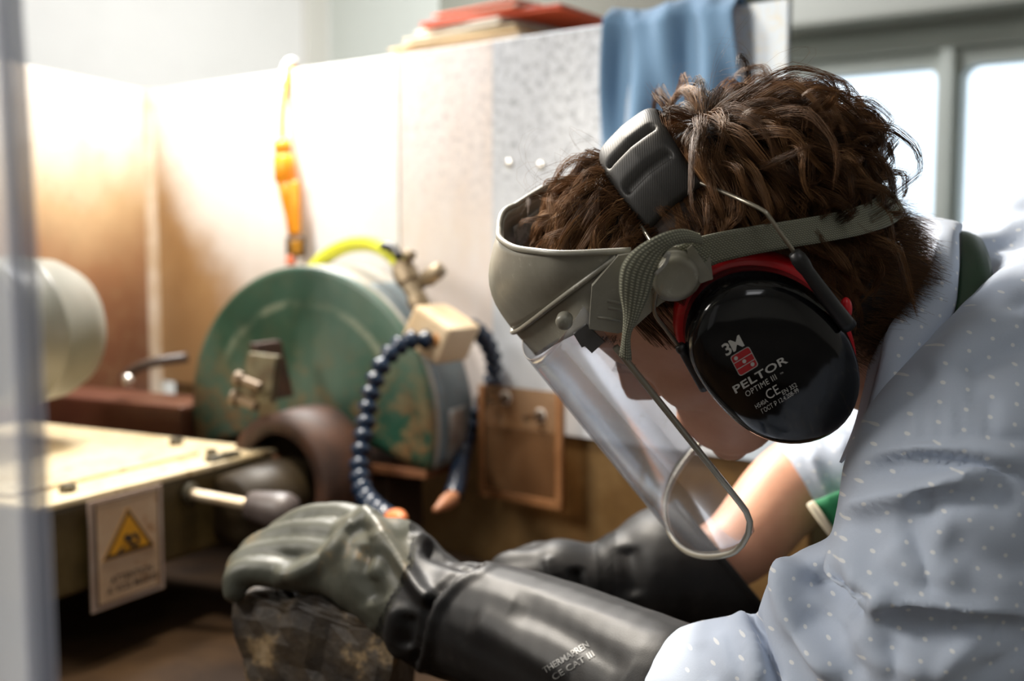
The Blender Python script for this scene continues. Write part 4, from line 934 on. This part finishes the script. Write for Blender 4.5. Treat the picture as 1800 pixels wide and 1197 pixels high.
# front fringe, in front of the headband
fr_ = lambda p: (p[:, 0] > .008) & (p[:, 1] > .075) & (np.abs(p[:, 2]) < .062)
r_, n_ = hair_roots(190, fr_); S, T = grow_locks(r_, n_, rng.uniform(.040, .066, len(r_)), 30, lift=.85, curl=.50, flow=.35, grav=.75, puff=.28, pull=.25, mx=1.2, mxr=.25); SS.append(S); TT.append(np.clip(T + .12, 0, 1))
# short back and sides
def short(n, C0, R0, test, ln, dirv):
    d = rand_dirs(n * 5); p = C0 + d * R0; m = test(p); p = p[m][:n]; nn = (p - C0) / R0 ** 2; nn /= np.linalg.norm(nn, axis=1)[:, None]
    K = 6; L = rng.uniform(ln[0], ln[1], len(p)); dd = nn * .62 + dirv + rng.normal(size=p.shape) * .25
    cl = np.stack([np.sin(p @ A([210., 90, 60])), np.sin(p @ A([-80., 190, 120])), np.sin(p @ A([60., 140, -200]))], 1); dd = dd + cl * .30
    path = [p]; q = p
    for k in range(1, K):
        dd = dd / np.linalg.norm(dd, axis=1)[:, None]; q = q + dd * (L / (K - 1))[:, None]; dd = dd + dirv * .25 + GR * .10 - nn * .12; q = constrain(q, np.zeros(len(q), bool)); path.append(q)
    return np.stack(path, 1), np.clip(rng.normal(.36, .16, len(p)), 0, 1)
sd = lambda p: (p[:, 1] < .075 + p[:, 0] * .3) & (p[:, 1] > -.012 + np.clip(p[:, 0], -.05, .1) * .9) & (p[:, 0] < .045)
S6, T6 = [], []
S, T = short(6500, EC, ER, sd, (.018, .032), A([-.55, -.55, 0.])); S6.append(S); T6.append(T)
np_ = lambda p: (p[:, 0] < -.030) & (p[:, 1] < .03) & (p[:, 1] > -.078 + .4 * np.abs(p[:, 2])) & (np.abs(p[:, 2]) < .056)
S, T = short(8500, NC, NR, np_, (.014, .028), A([-.45, -.60, 0.])); S6.append(S); T6.append(T)
# flyaways
r_, n_ = hair_roots(85, lambda p: p[:, 1] > .06); S, T = grow_locks(r_, n_ + rand_dirs(len(r_)) * .4, rng.uniform(.06, .11, len(r_)), 3, lift=1.0, curl=.70, flow=.5, grav=.0, spread=.006, puff=.5, pull=.12, mx=1.45, mxr=.55); S[:, 3:] += (rand_dirs(len(S))[:, None] * .006 * np.linspace(0, 1, 8)[None, :, None]); SF, TF = S, T
S = np.concatenate(SS); T = np.concatenate(TT)
V1, F1 = strands_mesh(HW(S), rng.uniform(.00013, .00022, len(S)))
V2, F2 = strands_mesh(HW(np.concatenate(S6)), rng.uniform(.00010, .00017, sum(len(x) for x in S6)))
V3, F3 = strands_mesh(HW(SF), .00006)
V = np.concatenate([V1, V2, V3]); F = np.concatenate([F1, F2 + len(V1), F3 + len(V1) + len(V2)])
tone = np.concatenate([np.repeat(T, S.shape[1] * 3), np.repeat(np.concatenate(T6), 18), np.repeat(np.clip(TF + .2, 0, 1), SF.shape[1] * 3)])
mk_fast('hair', V, F, m_hair, person, tone, kind='stuff', label='tousled wavy brown hair')

# ================================================================== EAR DEFENDERS
ear = empty('ear_defenders', HW(A([0, -.06, .09])), 'black and red ear defenders worn over the brown hair', 'ear defenders')
m_blk = NB('glossy_black'); m_blk.set(col=(.004, .004, .0045), rough=.11, spec=.42); m_blk.bump(m_blk.noise(160, 3), .012, .001); m_gloss = m_blk.m
m_sat = M('satin_black', (.010, .010, .011), rough=.42, bump=.05, bscale=900)
m_red = M('red_ring', (.52, .008, .014), rough=.32)
m_foam = M('cushion_black', (.012, .012, .013), rough=.55)
OUT = [(1214, 600), (1230, 548), (1272, 512), (1335, 500), (1398, 511), (1448, 544), (1488, 590), (1513, 650), (1515, 706), (1494, 752), (1446, 781), (1385, 788), (1330, 770), (1275, 728), (1236, 680), (1216, 640)]
LF = .109
O2 = A([HL(x, y, LF)[:2] for x, y in OUT]); O2 = np.concatenate([O2, O2[:1]]); O2 = spline(A([*O2[-3:-1], *O2, *O2[1:3]]), 400); 
# keep one turn
cen2 = O2.mean(0); an = np.unwrap(np.arctan2(O2[:, 1] - cen2[1], O2[:, 0] - cen2[0])); tt = np.linspace(0, 2 * pi, 72, endpoint=False)
rr_ = np.hypot(*(O2 - cen2).T); aw = np.mod(an, 2 * pi); od = np.argsort(aw); RAD = np.interp(tt, aw[od], rr_[od], period=2 * pi)
RAD = np.convolve(np.concatenate([RAD[-3:], RAD, RAD[:3]]), np.ones(7) / 7, 'valid')
def cup(side, levels):
    """rings of the cup outline: (lateral, scale, extra radius)"""
    R_ = []
    for L, sc, ex in levels:
        r = RAD * sc + ex; R_.append(np.stack([cen2[0] + r * np.cos(tt), cen2[1] + r * np.sin(tt), np.full(72, L * side)], 1))
    G = HW(A(R_)); n = 72; V = G.reshape(-1, 3); F = grid_faces(len(levels), n, True) + [tuple(range(n))[::-1], tuple(range((len(levels) - 1) * n, len(levels) * n))]
    return V, F
SH = [(.083, 1., -.002), (.085, 1., .0005), (.095, 1., .0008), (.103, 1., .0), (.108, .965, 0), (.1115, .90, 0), (.1140, .80, 0), (.1160, .66, 0), (.1175, .48, 0), (.1185, .30, 0), (.1190, .12, 0), (.1191, .02, 0)]
cups = {}
for s in (1, -1):
    cp = mk('ear_cup', *cup(s, SH), m_gloss, ear); cups[s] = cp
    mk('red_ring', *cup(s, [(.068, 1., -.003), (.0685, 1., .0035), (.0700, 1., .0045), (.0815, 1., .0042), (.0833, 1., .0025), (.0835, 1., -.004)]), m_red, cp)
    mk('cushion', *cup(s, [(.048, 1., -.014), (.050, 1., -.006), (.055, 1., -.001), (.062, 1., .0005), (.0682, 1., -.001), (.0685, 1., -.01)]), m_foam, cp)
Vc, Fc = cup(1, SH); ctree = bvh(Vc, Fc)
m_prt = M('print_silver', (.50, .49, .46), rough=.5); m_prr = M('print_red', (.42, .02, .025), rough=.4)
th = math.radians(-31); dx = A([math.cos(th), math.sin(th)]); dy = A([math.cos(th + .06 - pi / 2), math.sin(th + .06 - pi / 2)])
def cup_text(s, o, w, h, bold=False, spacing=1., mat=m_prt):
    V2, F2 = textmesh(s, 1., bold, spacing); V2 = V2 - A([V2[:, 0].min(), 0]); sx = w / V2[:, 0].max(); sy = h / .70
    mk('print', *decal(ctree, *sub2d(V2, F2), o, dx * sx, dy * sy, .0004), mat, cups[1], smooth=False)
cup_text('3M', (1277, 626), 37, 21, True, .86)
cup_text('PELTOR', (1293, 692), 108, 13.5, True, 1.05)
cup_text('OPTIME III', (1313, 698), 62, 10, False, 1.1); cup_text('TM', (1372, 659), 6, 3)
cup_text('H540A', (1330, 719), 24, 8); cup_text('CE', (1351, 703), 25, 17); cup_text('EN 352', (1377, 694), 29, 8)
cup_text('\u0413\u041e\u0421\u0422 \u0420 12.4.208-99', (1341, 727), 75, 8)
def rrect(x0, y0, x1, y1, r, n=5): return [(x + r * math.cos(t), y + r * math.sin(t)) for x, y, t0 in ((x1 - r, y1 - r, 0), (x0 + r, y1 - r, pi / 2), (x0 + r, y0 + r, pi), (x1 - r, y0 + r, 1.5 * pi)) for t in np.linspace(t0, t0 + pi / 2, n)]
io = (1301, 661)
def cup_poly(P, mat, lift): mk('print', *decal(ctree, A(P), [tuple(range(len(P)))], io, dx, dy, lift), mat, cups[1], smooth=False)
cup_poly(rrect(-1, -1, 38, 38, 5), m_prt, .0004); cup_poly(rrect(.4, .4, 36.6, 36.6, 4.5), m_prr, .0006)
for y in (12.3, 24.3): cup_poly([(.4, y - .7), (36.6, y - .7), (36.6, y + .7), (.4, y + .7)], m_prt, .0008)
for x, y in ((8, 30.5), (18.5, 18.5), (29, 6.5)): cup_poly([(x + 3.6 * math.cos(t), y + 3.6 * math.sin(t)) for t in np.linspace(0, 2 * pi, 14, endpoint=False)], m_prt, .0010)
# headband pad with two grooves
nf, nl = 40, 70
ff = np.linspace(.0025, -.0425, nf); ll = np.linspace(-.054, .054, nl)
b = NB('pad_leatherette'); wv1 = b.n.new('ShaderNodeTexWave'); wv1.inputs['Scale'].default_value = 260; wv1.inputs['Distortion'].default_value = 1.5; b.link(b.tc.outputs['Object'], wv1.inputs[0]); nz = b.noise(25, 5)
b.set(col=b.mix(b.ramp(nz, [(.5, (0, 0, 0)), (.75, (.6, .6, .6))]), (.017, .016, .015), (.055, .049, .040)), rough=.55, spec=.25); b.bump(wv1.outputs[1], .10, .0004); m_pad = b.m
G = np.zeros((nf, nl, 3))
for i, f_ in enumerate(ff):
    for j, l_ in enumerate(ll):
        e = min(i, nf - 1 - i) / (nf - 1); el_ = min(j, nl - 1 - j) / (nl - 1)
        puff = .0055 * (1 - math.exp(-e / .06)) * (1 - math.exp(-el_ / .04))
        g = 0
        for lg in (.018, .037): g += math.exp(-((l_ - lg) / .0022) ** 2)
        g *= max(0, min(1, (e - .09) / .05)); fl_ = -.0205 + (f_ + .0205) * (1 - .10 * (abs(l_) / .054) ** 2)
        G[i, j] = (fl_ - .05 * 0, float(padu(l_)) + puff - .0055 * g - .0015 * abs(f_ + .0205) / .02, l_)
V, F = shell(HW(G), -.004 if np.dot(np.cross(HW(G)[1, 35] - HW(G)[0, 35], HW(G)[0, 36] - HW(G)[0, 35]), RH[1]) > 0 else .004)
mk('headband_pad', V, F, m_pad, ear)
m_wire = M('steel_wire', (.36, .33, .27), rough=.3, metal=.9)
def hpt(px, py, L): return HW(HL(px, py, L))
for s in (1, -1):
    if s == 1:
        w1 = [hpt(1125, 395, .050), hpt(1138, 415, .066), hpt(1152, 442, .088), hpt(1158, 490, .098), hpt(1150, 545, .098), hpt(1170, 578, .096), hpt(1196, 612, .094)]; w2 = [hpt(1228, 320, .050), hpt(1258, 332, .066), hpt(1300, 350, .088), hpt(1340, 369, .1), hpt(1353, 382, .103), hpt(1372, 410, .105), hpt(1398, 446, .105)]
        r1 = [hpt(1194, 606, .0945), hpt(1212, 635, .094), hpt(1240, 682, .093)]; r2 = [hpt(1396, 444, .106), hpt(1445, 512, .109), hpt(1492, 574, .108)]
    else:
        fl2 = lambda P: [HW(toH(p) * A([1, 1, -1])) for p in P]; w1, w2, r1, r2 = fl2(w1), fl2(w2), fl2(r1), fl2(r2)
    for w_ in (w1, w2): mk('wire', *tube(spline(A(w_), 40), .00115, 8), m_wire, ear)
    for r_, a, b_ in ((r1, .0027, .0036), (r2, .0036, .0046)):
        P = spline(A(r_), 14); mk('wire_sleeve', *tube(P, np.concatenate([[a * .9, a * 1.2, a * 1.2], np.linspace(a, b_, 11)]), 14), m_sat, ear)
    bp2 = r2[0] * .22 + r2[2] * .78
    q = HW(HL(1487, 543, .103) * A([1, 1, s])); mk('red_button', *ell(q, [RH[0] * .5 - RH[1], RH[2], RH[0]], [.0065, .004, .0038]), m_red, ear)

# ================================================================== FACE SHIELD
shd = empty('face_shield', HW(A([.09, -.11, 0])), 'grey-green face shield with clear visor pulled over the face', 'face shield')
b = NB('shield_plastic'); n1 = b.noise(30, 6, .7); n2 = b.noise(120, 6, .75)
c = b.mix(b.ramp(n1, [(.35, (0, 0, 0)), (.75, (1, 1, 1))]), (.21, .20, .162), (.28, .268, .222)); c = b.mix(b.ramp(n2, [(.62, (0, 0, 0)), (.72, (.7, .7, .7))]), c, (.40, .38, .32)); b.set(col=c, rough=.40); b.bump(n2, .06, .001); m_sh = b.m
HWD = .094
def lat(a): return HWD * np.sign(np.sin(a)) * np.abs(np.sin(a)) ** .82
def cosp(a): return np.abs(np.cos(a)) ** 1.02
aa = np.linspace(-pi / 2, pi / 2, 61)
def row(fs, us, ff_, uf, wscale=1.): 
    c_ = cosp(aa); l_ = lat(aa) * wscale; return np.stack([fs + (ff_ - fs) * c_, us + (uf - us) * c_ - .26 * (np.sqrt(l_ ** 2 + .0004) - l_) / 2 + .0026, l_], 1)   # sits a little askew
def crow(ctrl):
    """row of the shield from points on its near half (lateral offset, px, py), mirrored to the far half"""
    P = A([HL(x, y, L) for L, x, y in ctrl]); P[:, 2] = [c[0] for c in ctrl]
    h = spline(P, 31); d = np.concatenate([[0], np.cumsum(np.linalg.norm(np.diff(h, axis=0), axis=1))]); t = np.linspace(0, d[-1], 31); h = np.stack([np.interp(t, d, h[:, k]) for k in range(3)], 1)
    f_ = h[1:] * A([1, 1, -1.]); f_[:, 1] -= .24 * np.abs(f_[:, 2]) * np.clip(np.abs(f_[:, 2]) / .04, 0, 1)
    return np.concatenate([f_[::-1], h])
rim = crow([(0, 878, 404), (.03, 880, 420), (.055, 904, 436), (.075, 945, 443), (.088, 1000, 447), (.094, 1110, 442)])
ridge = crow([(0, 904, 583), (.03, 916, 578), (.055, 941, 560), (.075, 976, 533), (.088, 1020, 500), (.094, 1088, 450)])
mids = [rim]
for t in np.linspace(.1, 1, 10):
    bow = .011 * math.sin(pi * t) * np.concatenate([np.linspace(0, 1, 31), np.linspace(1, 0, 31)[1:]])
    mids.append(rim * (1 - t) + ridge * t + np.stack([bow * .9, bow * .55, 0 * bow], 1) * 1.)
mk('crown_guard', *shell(HW(A(mids)), -.0028), m_sh, shd)
edge = rim + A([0, .0006, 0]); mk('rim_bead', *tube(HW(edge), .0019, 10), m_sh, shd)
# lower band below the ridge and side arms to the pivots
low = crow([(0, 942, 626), (.03, 951, 622), (.055, 971, 609), (.075, 996, 595), (.088, 1022, 583), (.094, 1085, 581)]); G = A([ridge * (1 - t) + low * t for t in np.linspace(0, 1, 8)]); mk('brow_band', *shell(HW(G), -.0026), m_sh, shd)
mk('ridge_bead', *tube(HW(ridge + A([.0012, .0005, 0]) + np.stack([0 * aa, 0 * aa, np.sign(aa) * .0006], 1)), .0016, 10), m_sh, shd)
for s in (1, -1):
    def sp_(px, py, L=HWD): return HL(px, py, L) * A([1, 1, s]) - A([0, .24 * L * (s < 0), 0])
    poly = [sp_(*p) for p in ((1086, 446), (1150, 433), (1205, 428), (1246, 440), (1252, 486), (1205, 505), (1160, 530), (1110, 575), (1085, 582), (1035, 574), (1040, 500))]
    V, F = prism(HW(A(poly)), RH[2] * s * .0030); mk('side_arm', V, F, m_sh, shd, smooth=False)
    pv = sp_(1184, 480); ax_ = RH[2] * s
    mk('pivot_knob', *lathe(HW(pv) + ax_ * .002, ax_, [(0, .0150), (.002, .0150), (.003, .0140), (.0032, .0128), (.005, .0126), (.0065, .0118), (.007, .0100), (.0066, .009), (.0062, .004), (.0064, .0005)], 40), m_sh, shd)
    pv = sp_(992, 564, HWD - .002); mk('rivet', *lathe(HW(pv), ax_ + RH[0] * .25, [(-.003, .0045), (.0015, .0048), (.003, .0042), (.0038, .0025), (.004, .0003)], 20), m_sh, shd)
    for x0, y0, x1, y1 in ((1050, 556, 1092, 563), (1069, 540, 1098, 546), (1068, 528, 1095, 533)):
        mk('rib', *tube([HW(sp_(x0, y0, HWD + .0028)), HW(sp_(x1, y1, HWD + .0028))], .0010, 8), m_sh, shd)
    poly = [sp_(*p) for p in ((1205, 432), (1214, 424), (1246, 470), (1250, 484), (1228, 490), (1214, 470))]
    mk('strap_slot', *prism(HW(A(poly)) + RH[2] * s * .003, RH[2] * s * .0025), m_sh, shd, smooth=False)
# sticker inside the crown
tk = A([[(lambda a, t: (mids[2] * (1 - t) + mids[7] * t)[a] * 1.0)(i, t) for i in range(14, 24)] for t in np.linspace(.0, .55, 6)])
tkc = tk + (A([-.02, .06, 0]) - tk) * .055
mk('sticker', *shell(HW(tkc), .0004), M('sticker_grey', (.26, .25, .22), (.16, .155, .14), 160, .6, lo=.5, hi=.55), shd)
# clear visor
b = NB('clear_visor'); tr = b.n.new('ShaderNodeBsdfTransparent'); tr.inputs[0].default_value = (.93, .94, .96, 1); gl = b.n.new('ShaderNodeBsdfGlossy'); gl.inputs['Roughness'].default_value = .16
df = b.n.new('ShaderNodeBsdfDiffuse'); df.inputs[0].default_value = (.62, .62, .66, 1); tl = b.n.new('ShaderNodeBsdfTranslucent'); tl.inputs[0].default_value = (.62, .62, .66, 1); md = b.n.new('ShaderNodeMixShader'); b.link(df.outputs[0], md.inputs[1]); b.link(tl.outputs[0], md.inputs[2])
m1 = b.n.new('ShaderNodeMixShader'); haze = b.ramp(b.noise(35, 6, .7), [(.35, (.07, .07, .07)), (.62, (.12, .12, .12)), (.80, (.28, .28, .28))]); b.link(haze, m1.inputs[0]); b.link(tr.outputs[0], m1.inputs[1]); b.link(md.outputs[0], m1.inputs[2])
fz = b.n.new('ShaderNodeFresnel'); fz.inputs[0].default_value = 1.35; m3 = b.n.new('ShaderNodeMixShader'); b.link(b.math('MULTIPLY', fz.outputs[0], .45), m3.inputs[0]); b.link(m1.outputs[0], m3.inputs[1]); b.link(gl.outputs[0], m3.inputs[2]); b.link(m3.outputs[0], b.out.inputs[0]); m_visor = b.m
VT = row(.0480, .0860, .1150, .0640, .97); VB = row(.0690, -.1060, .1370, -.1060, .97)
nvr = 26; G = []
for t in np.linspace(0, 1, nvr):
    r0 = VT * (1 - t) + VB * t
    G.append(r0)
G = A(G)
# round the lower corners: pull the ends of the last rows inwards along the sheet
for k, t in enumerate(np.linspace(0, 1, nvr)):
    if t > .90:
        q = (t - .90) / .10; cutn = (1 - math.sqrt(max(0, 1 - q * q))) * .10
        xs = np.linspace(cutn, 1 - cutn, 61) * 60; i0 = np.clip(xs.astype(int), 0, 59); fr = (xs - i0)[:, None]; G[k] = G[k][i0] * (1 - fr) + G[k][i0 + 1] * fr
vis = mk('visor', *shell(HW(G), -.0010), m_visor, shd)
bd = np.concatenate([G[4:, 60], G[-1][::-1][1:], G[:3:-1, 0][1:]])
b = NB('visor_trim'); b.set(col=b.mix(b.noise(60, 4), (.26, .235, .18), (.36, .34, .28)), rough=.28, metal=.35); m_trim = b.m
for _ in range(2): bd[1:-1] = bd[1:-1] * .5 + (bd[:-2] + bd[2:]) * .25
mk('visor_trim', *tube(HW(bd), .0020, 10), m_trim, vis)
G2 = A([[p_ for p_ in [bd[i] + (A([.065, bd[i][1], bd[i][2] * .75]) - bd[i]) * (-.0) + A([.0, .0, 0])]] for i in range(len(bd))])
# tabs under the band that hold the visor
for s in (1, -1):
    poly = [HL(*p, HWD - .004) * A([1, 1, s]) for p in ((1008, 585), (1030, 568), (1062, 598), (1040, 618), (1028, 606), (1022, 608))]
    mk('visor_tab', *prism(HW(A(poly)), RH[2] * s * .002), M('tab_smoke', (.09, .088, .085), rough=.4), shd, smooth=False)
# webbing strap round the back of the head
b = NB('webbing'); uvw = b.attr('wuv').outputs['Vector']
wv = [b.n.new('ShaderNodeTexWave') for _ in range(2)]
for k, w_ in enumerate(wv):
    w_.inputs['Scale'].default_value = 1.; w_.bands_direction = 'X' if k == 0 else 'Y'; b.link(uvw, w_.inputs[0])
hgt_ = b.math('MULTIPLY', wv[0].outputs[1], wv[1].outputs[1])
b.set(col=b.mix(hgt_, (.11, .112, .080), (.38, .375, .275)), rough=.8); b.bump(hgt_, .5, .0006); m_web = b.m
def ribbon(name, C1, C2, th, parent, mat, nu=60, nv=8, pitch=.0016, bow=0):
    E1, E2 = spline(A(C1), nu), spline(A(C2), nu); d = np.concatenate([[0], np.cumsum(np.linalg.norm(np.diff((E1 + E2) / 2, axis=0), axis=1))]); w_ = np.linalg.norm(E1 - E2, axis=1)
    G = A([[E1[i] * (1 - t) + E2[i] * t + RH[2] * bow * math.sin(pi * t) for t in np.linspace(0, 1, nv)] for i in range(nu)])
    uvv = A([[(d[i] / pitch * .31, w_.mean() * t / pitch * .31, 0) for t in np.linspace(0, 1, nv)] for i in range(nu)]).reshape(-1, 3)
    V, F = shell(G, th); return mk(name, V, F, mat, parent, attrs={'wuv': np.concatenate([uvv, uvv])})
bb = np.linspace(.0, pi, 40)
cS = np.stack([-.014 - .100 * np.sin(bb), .0735 - .086 * np.sin(bb) ** 1.35, .0975 * np.sign(np.cos(bb)) * np.abs(np.cos(bb)) ** .9], 1)
wd_ = np.stack([.10 + 0 * bb, 1 + 0 * bb, .06 * np.cos(bb)], 1); wd_ /= np.linalg.norm(wd_, axis=1)[:, None]
ribbon('head_strap', HW(cS + wd_ * .0105), HW(cS - wd_ * .0105), .0012, shd, m_web, 80)
# loose tail of the strap, looping over the pivot and hanging down
eL = [(1228, 412, .103), (1196, 404, .110), (1160, 412, .114), (1118, 436, .113), (1094, 465, .112), (1089, 505, .112), (1097, 550, .111), (1096, 590, .110), (1090, 624, .110)]
eR = [(1236, 428, .103), (1212, 424, .108), (1180, 432, .112), (1163, 452, .114), (1150, 485, .114), (1140, 518, .113), (1120, 560, .112), (1106, 590, .111), (1108, 632, .110)]
tail = ribbon('strap_tail', [HW(HL(*p)) for p in eL], [HW(HL(*p)) for p in eR], .0010, shd, m_web, 70, 8, bow=.002)
mk('tail_tip', *box(hpt(1099, 626, .1105), [unit(hpt(1108, 632, .11) - hpt(1090, 622, .11)), RH[2], RH[1]], (.0064, .0022, .0030), .0005), M('tip_tan', (.42, .36, .27), rough=.6), tail, smooth=False)
mk('strap_buckle', *tube(spline(A([hpt(1168, 452, .1155), hpt(1176, 444, .116), hpt(1170, 462, .116), hpt(1152, 482, .1155)]), 16), .0010, 8), M('buckle_light', (.36, .35, .31), rough=.4), shd)

# ================================================================== GLOVES
b = NB('glove_olive'); n1 = b.noise(16, 5, .65); c = b.ramp(n1, [(.3, (.034, .036, .027)), (.55, (.062, .064, .050)), (.8, (.11, .10, .07))]); c = b.mix(b.ramp(b.noise(28, 5, .7), [(.58, (0, 0, 0)), (.7, (.7, .7, .7))]), c, (.20, .13, .055)); b.set(col=c, rough=.45, spec=.3); b.bump(b.noise(200, 4), .08, .001); m_gol = b.m
b = NB('glove_black'); n1 = b.noise(12, 5, .65); c = b.ramp(n1, [(.3, (.006, .006, .0065)), (.7, (.014, .0135, .0135))]); c = b.mix(b.ramp(b.noise(60, 6, .7), [(.55, (0, 0, 0)), (.8, (.45, .45, .45))]), c, (.04, .038, .036)); b.set(col=c, rough=.50, spec=.22); b.bump(b.noise(1200, 2), .12, .0006); m_gbl = b.m
gp = caps([(W(1172, 1240, .722), .0535), (W(1010, 1162, .785), .051), (W(870, 1105, .835), .0475), (W(785, 1085, .862), .044), (W(735, 1050, .88), .041), (W(680, 1010, .90), .041), (W(645, 1002, .91), .035)])
gp += caps([(W(690, 985, .90), .034), (W(640, 942, .915), .020), (W(622, 945, .92), .019)]) + caps([(W(692, 1042, .89), .032), (W(632, 1024, .90), .025), (W(594, 1016, .905), .019)])
FG = [[(650, 925, .93, .0140), (590, 906, .95, .0120), (530, 914, .965, .0112), (478, 950, .97, .0115), (460, 985, .965, .010)],
      [(610, 945, .92, .0140), (555, 936, .935, .0118), (495, 943, .95, .0108), (445, 966, .955, .0115), (430, 1000, .95, .010)],
      [(585, 978, .912, .0140), (535, 968, .925, .0115), (475, 972, .937, .0108), (428, 988, .94, .0115), (415, 1018, .935, .010)],
      [(570, 1012, .905, .0150), (515, 1012, .915, .0125), (455, 1004, .922, .0125), (420, 1015, .925, .012), (412, 1040, .922, .010)],
      [(665, 1045, .90, .018), (600, 1052, .92, .0140), (545, 1046, .945, .0120), (505, 1036, .96, .0105)]]
for f_ in FG: gp += caps([(W(x, y, z), r) for x, y, z, r in f_], 6)
V, F = remesh(gp, .0024, 3)
V = folds(V, F, [([(625, 900), (660, 925), (700, 985), (745, 1045), (772, 1062)], .008, 13, .8), ([(640, 905), (605, 945), (570, 985), (520, 1010), (480, 1010)], .006, 13, 1.),
     ([(650, 960), (640, 1010), (660, 1060)], -.005, 22, 1.), ([(660, 930), (668, 980), (655, 1020)], .0035, 12, 1.), ([(868, 980), (800, 1015), (755, 1068), (735, 1140), (718, 1200)], -.006, 7, 1.), ([(875, 985), (812, 1022), (768, 1075), (748, 1145), (730, 1205)], .004, 9, 1.),
     ([(745, 960), (800, 985), (850, 990)], -.006, 11, 1.), ([(720, 940), (780, 958), (830, 975)], .004, 9, 1.), ([(700, 1060), (690, 1120), (700, 1160)], .004, 12, 1.), ([(720, 1080), (715, 1140)], -.004, 12, 1.),
     ([(830, 1090), (900, 1130), (1000, 1190)], .0025, 26, 1.), ([(900, 1060), (1000, 1110), (1100, 1180)], -.0025, 24, 1.), ([(640, 1100), (660, 1140), (720, 1180)], .005, 12, 1.)])
V = relax(V + vnormals(V, F) * (snoise(V, 60, 21) * .0010)[:, None], F, 1, .4)
P, z = topx(V); c_ = tocam(V)
# the black gauntlet starts along a slanting line across the back of the hand
side = (P[:, 0] - 712) + (P[:, 1] - 985) * .30 + 10 * np.sin(P[:, 1] * .03)
gl1 = empty('work_glove', W(800, 1200, .88), 'long rubber glove with olive hand and black gauntlet resting on the rock', 'glove', 'long rubber gloves')
Vh, Fh, _ = keep(V, F, side < 8); mk('glove_hand', Vh, Fh, m_gol, gl1)
Vg, Fg, _ = keep(V, F, side > -8); gt = mk('gauntlet', Vg, Fg, m_gbl, gl1)
cp0, cp1 = W(1165, 1228, .725), W(1195, 1242, .712); gtree = bvh(V, F)
ta = math.atan2(1128 - 1182, 1046 - 958); gdx = A([math.cos(ta), math.sin(ta)]); gdy = A([math.cos(ta - pi / 2 - .0), math.sin(ta - pi / 2)])
m_gpr = M('glove_print', (.16, .16, .155), (.05, .05, .05), 300, .5)
for tx, o, w_, h_ in (('THERMAPREN', (958, 1184), 92, 11), ('CE CAT III', (974, 1196), 84, 11)):
    V2, F2 = textmesh(tx, 1., True); V2 = V2 - A([V2[:, 0].min(), 0]); sx = w_ / V2[:, 0].max()
    mk('print', *decal(gtree, *sub2d(V2, F2), o, gdx * sx, gdy * h_ / .7, .0006), m_gpr, gt, smooth=False)
# far glove
gp = caps([(W(1262, 1015, .985), .068), (W(1180, 1008, .975), .060), (W(1110, 1020, .97), .045), (W(1050, 1030, .965), .036), (W(985, 1012, .965), .032)])
for f_ in [[(1000, 1000, .96, .017), (940, 992, .96, .0135), (890, 994, .965, .0125), (868, 1020, .97, .011)], [(1000, 1018, .955, .017), (935, 1015, .95, .0135), (885, 1022, .955, .0125), (866, 1050, .96, .011)], [(995, 1040, .955, .016), (935, 1042, .95, .013), (895, 1052, .955, .012)], [(1000, 990, .975, .016), (955, 975, .985, .013), (915, 985, .995, .012)], [(1030, 1050, .96, .018), (990, 1075, .95, .014), (950, 1080, .955, .012)]]: gp += caps([(W(x, y, z), r) for x, y, z, r in f_], 5)
V, F = remesh(gp, .0034, 7)
V = folds(V, F, [([(1010, 1000), (1020, 1040)], -.006, 9, 1.), ([(1100, 960), (1110, 1050)], -.004, 20, 1.), ([(960, 980), (975, 1020)], .003, 8, 1.)])
gl2 = empty('work_glove', W(1100, 1090, .97), 'black rubber glove on the far arm behind the clear visor', 'glove', 'long rubber gloves')
P, z = topx(V); Vh, Fh, _ = keep(V, F, P[:, 0] < 1085); mk('glove_hand', Vh, Fh, m_gbl, gl2)
Vg, Fg, _ = keep(V, F, (P[:, 0] > 1045) & ((P[:, 0] - 1205) * 170 - (P[:, 1] - 900) * 140 < 0)); g2 = mk('gauntlet', Vg, Fg, m_gbl, gl2)
# rolled bead round the open cuff
Ed = np.sort(np.concatenate([Fg[:, [k, (k + 1) % 4]] for k in range(4)]), 1); ue, ct = np.unique(Ed, axis=0, return_counts=True); bi = np.unique(ue[ct == 1]); Pb = topx(Vg[bi])[0]; bv = Vg[bi[Pb[:, 0] > 1130]]
cb = bv.mean(0); _, _, vt = np.linalg.svd(bv - cb); an = np.arctan2((bv - cb) @ vt[1], (bv - cb) @ vt[0]); tt2 = np.linspace(-pi, pi, 48, endpoint=False)
ring_ = A([np.average(bv, axis=0, weights=np.exp(-((np.mod(an - t + pi, 2 * pi) - pi) / .18) ** 2)) for t in tt2]); ring_ = np.concatenate([ring_, ring_[:2]])
mk('cuff_bead', *tube(ring_, .0035, 10, cap=False), m_gbl, g2)
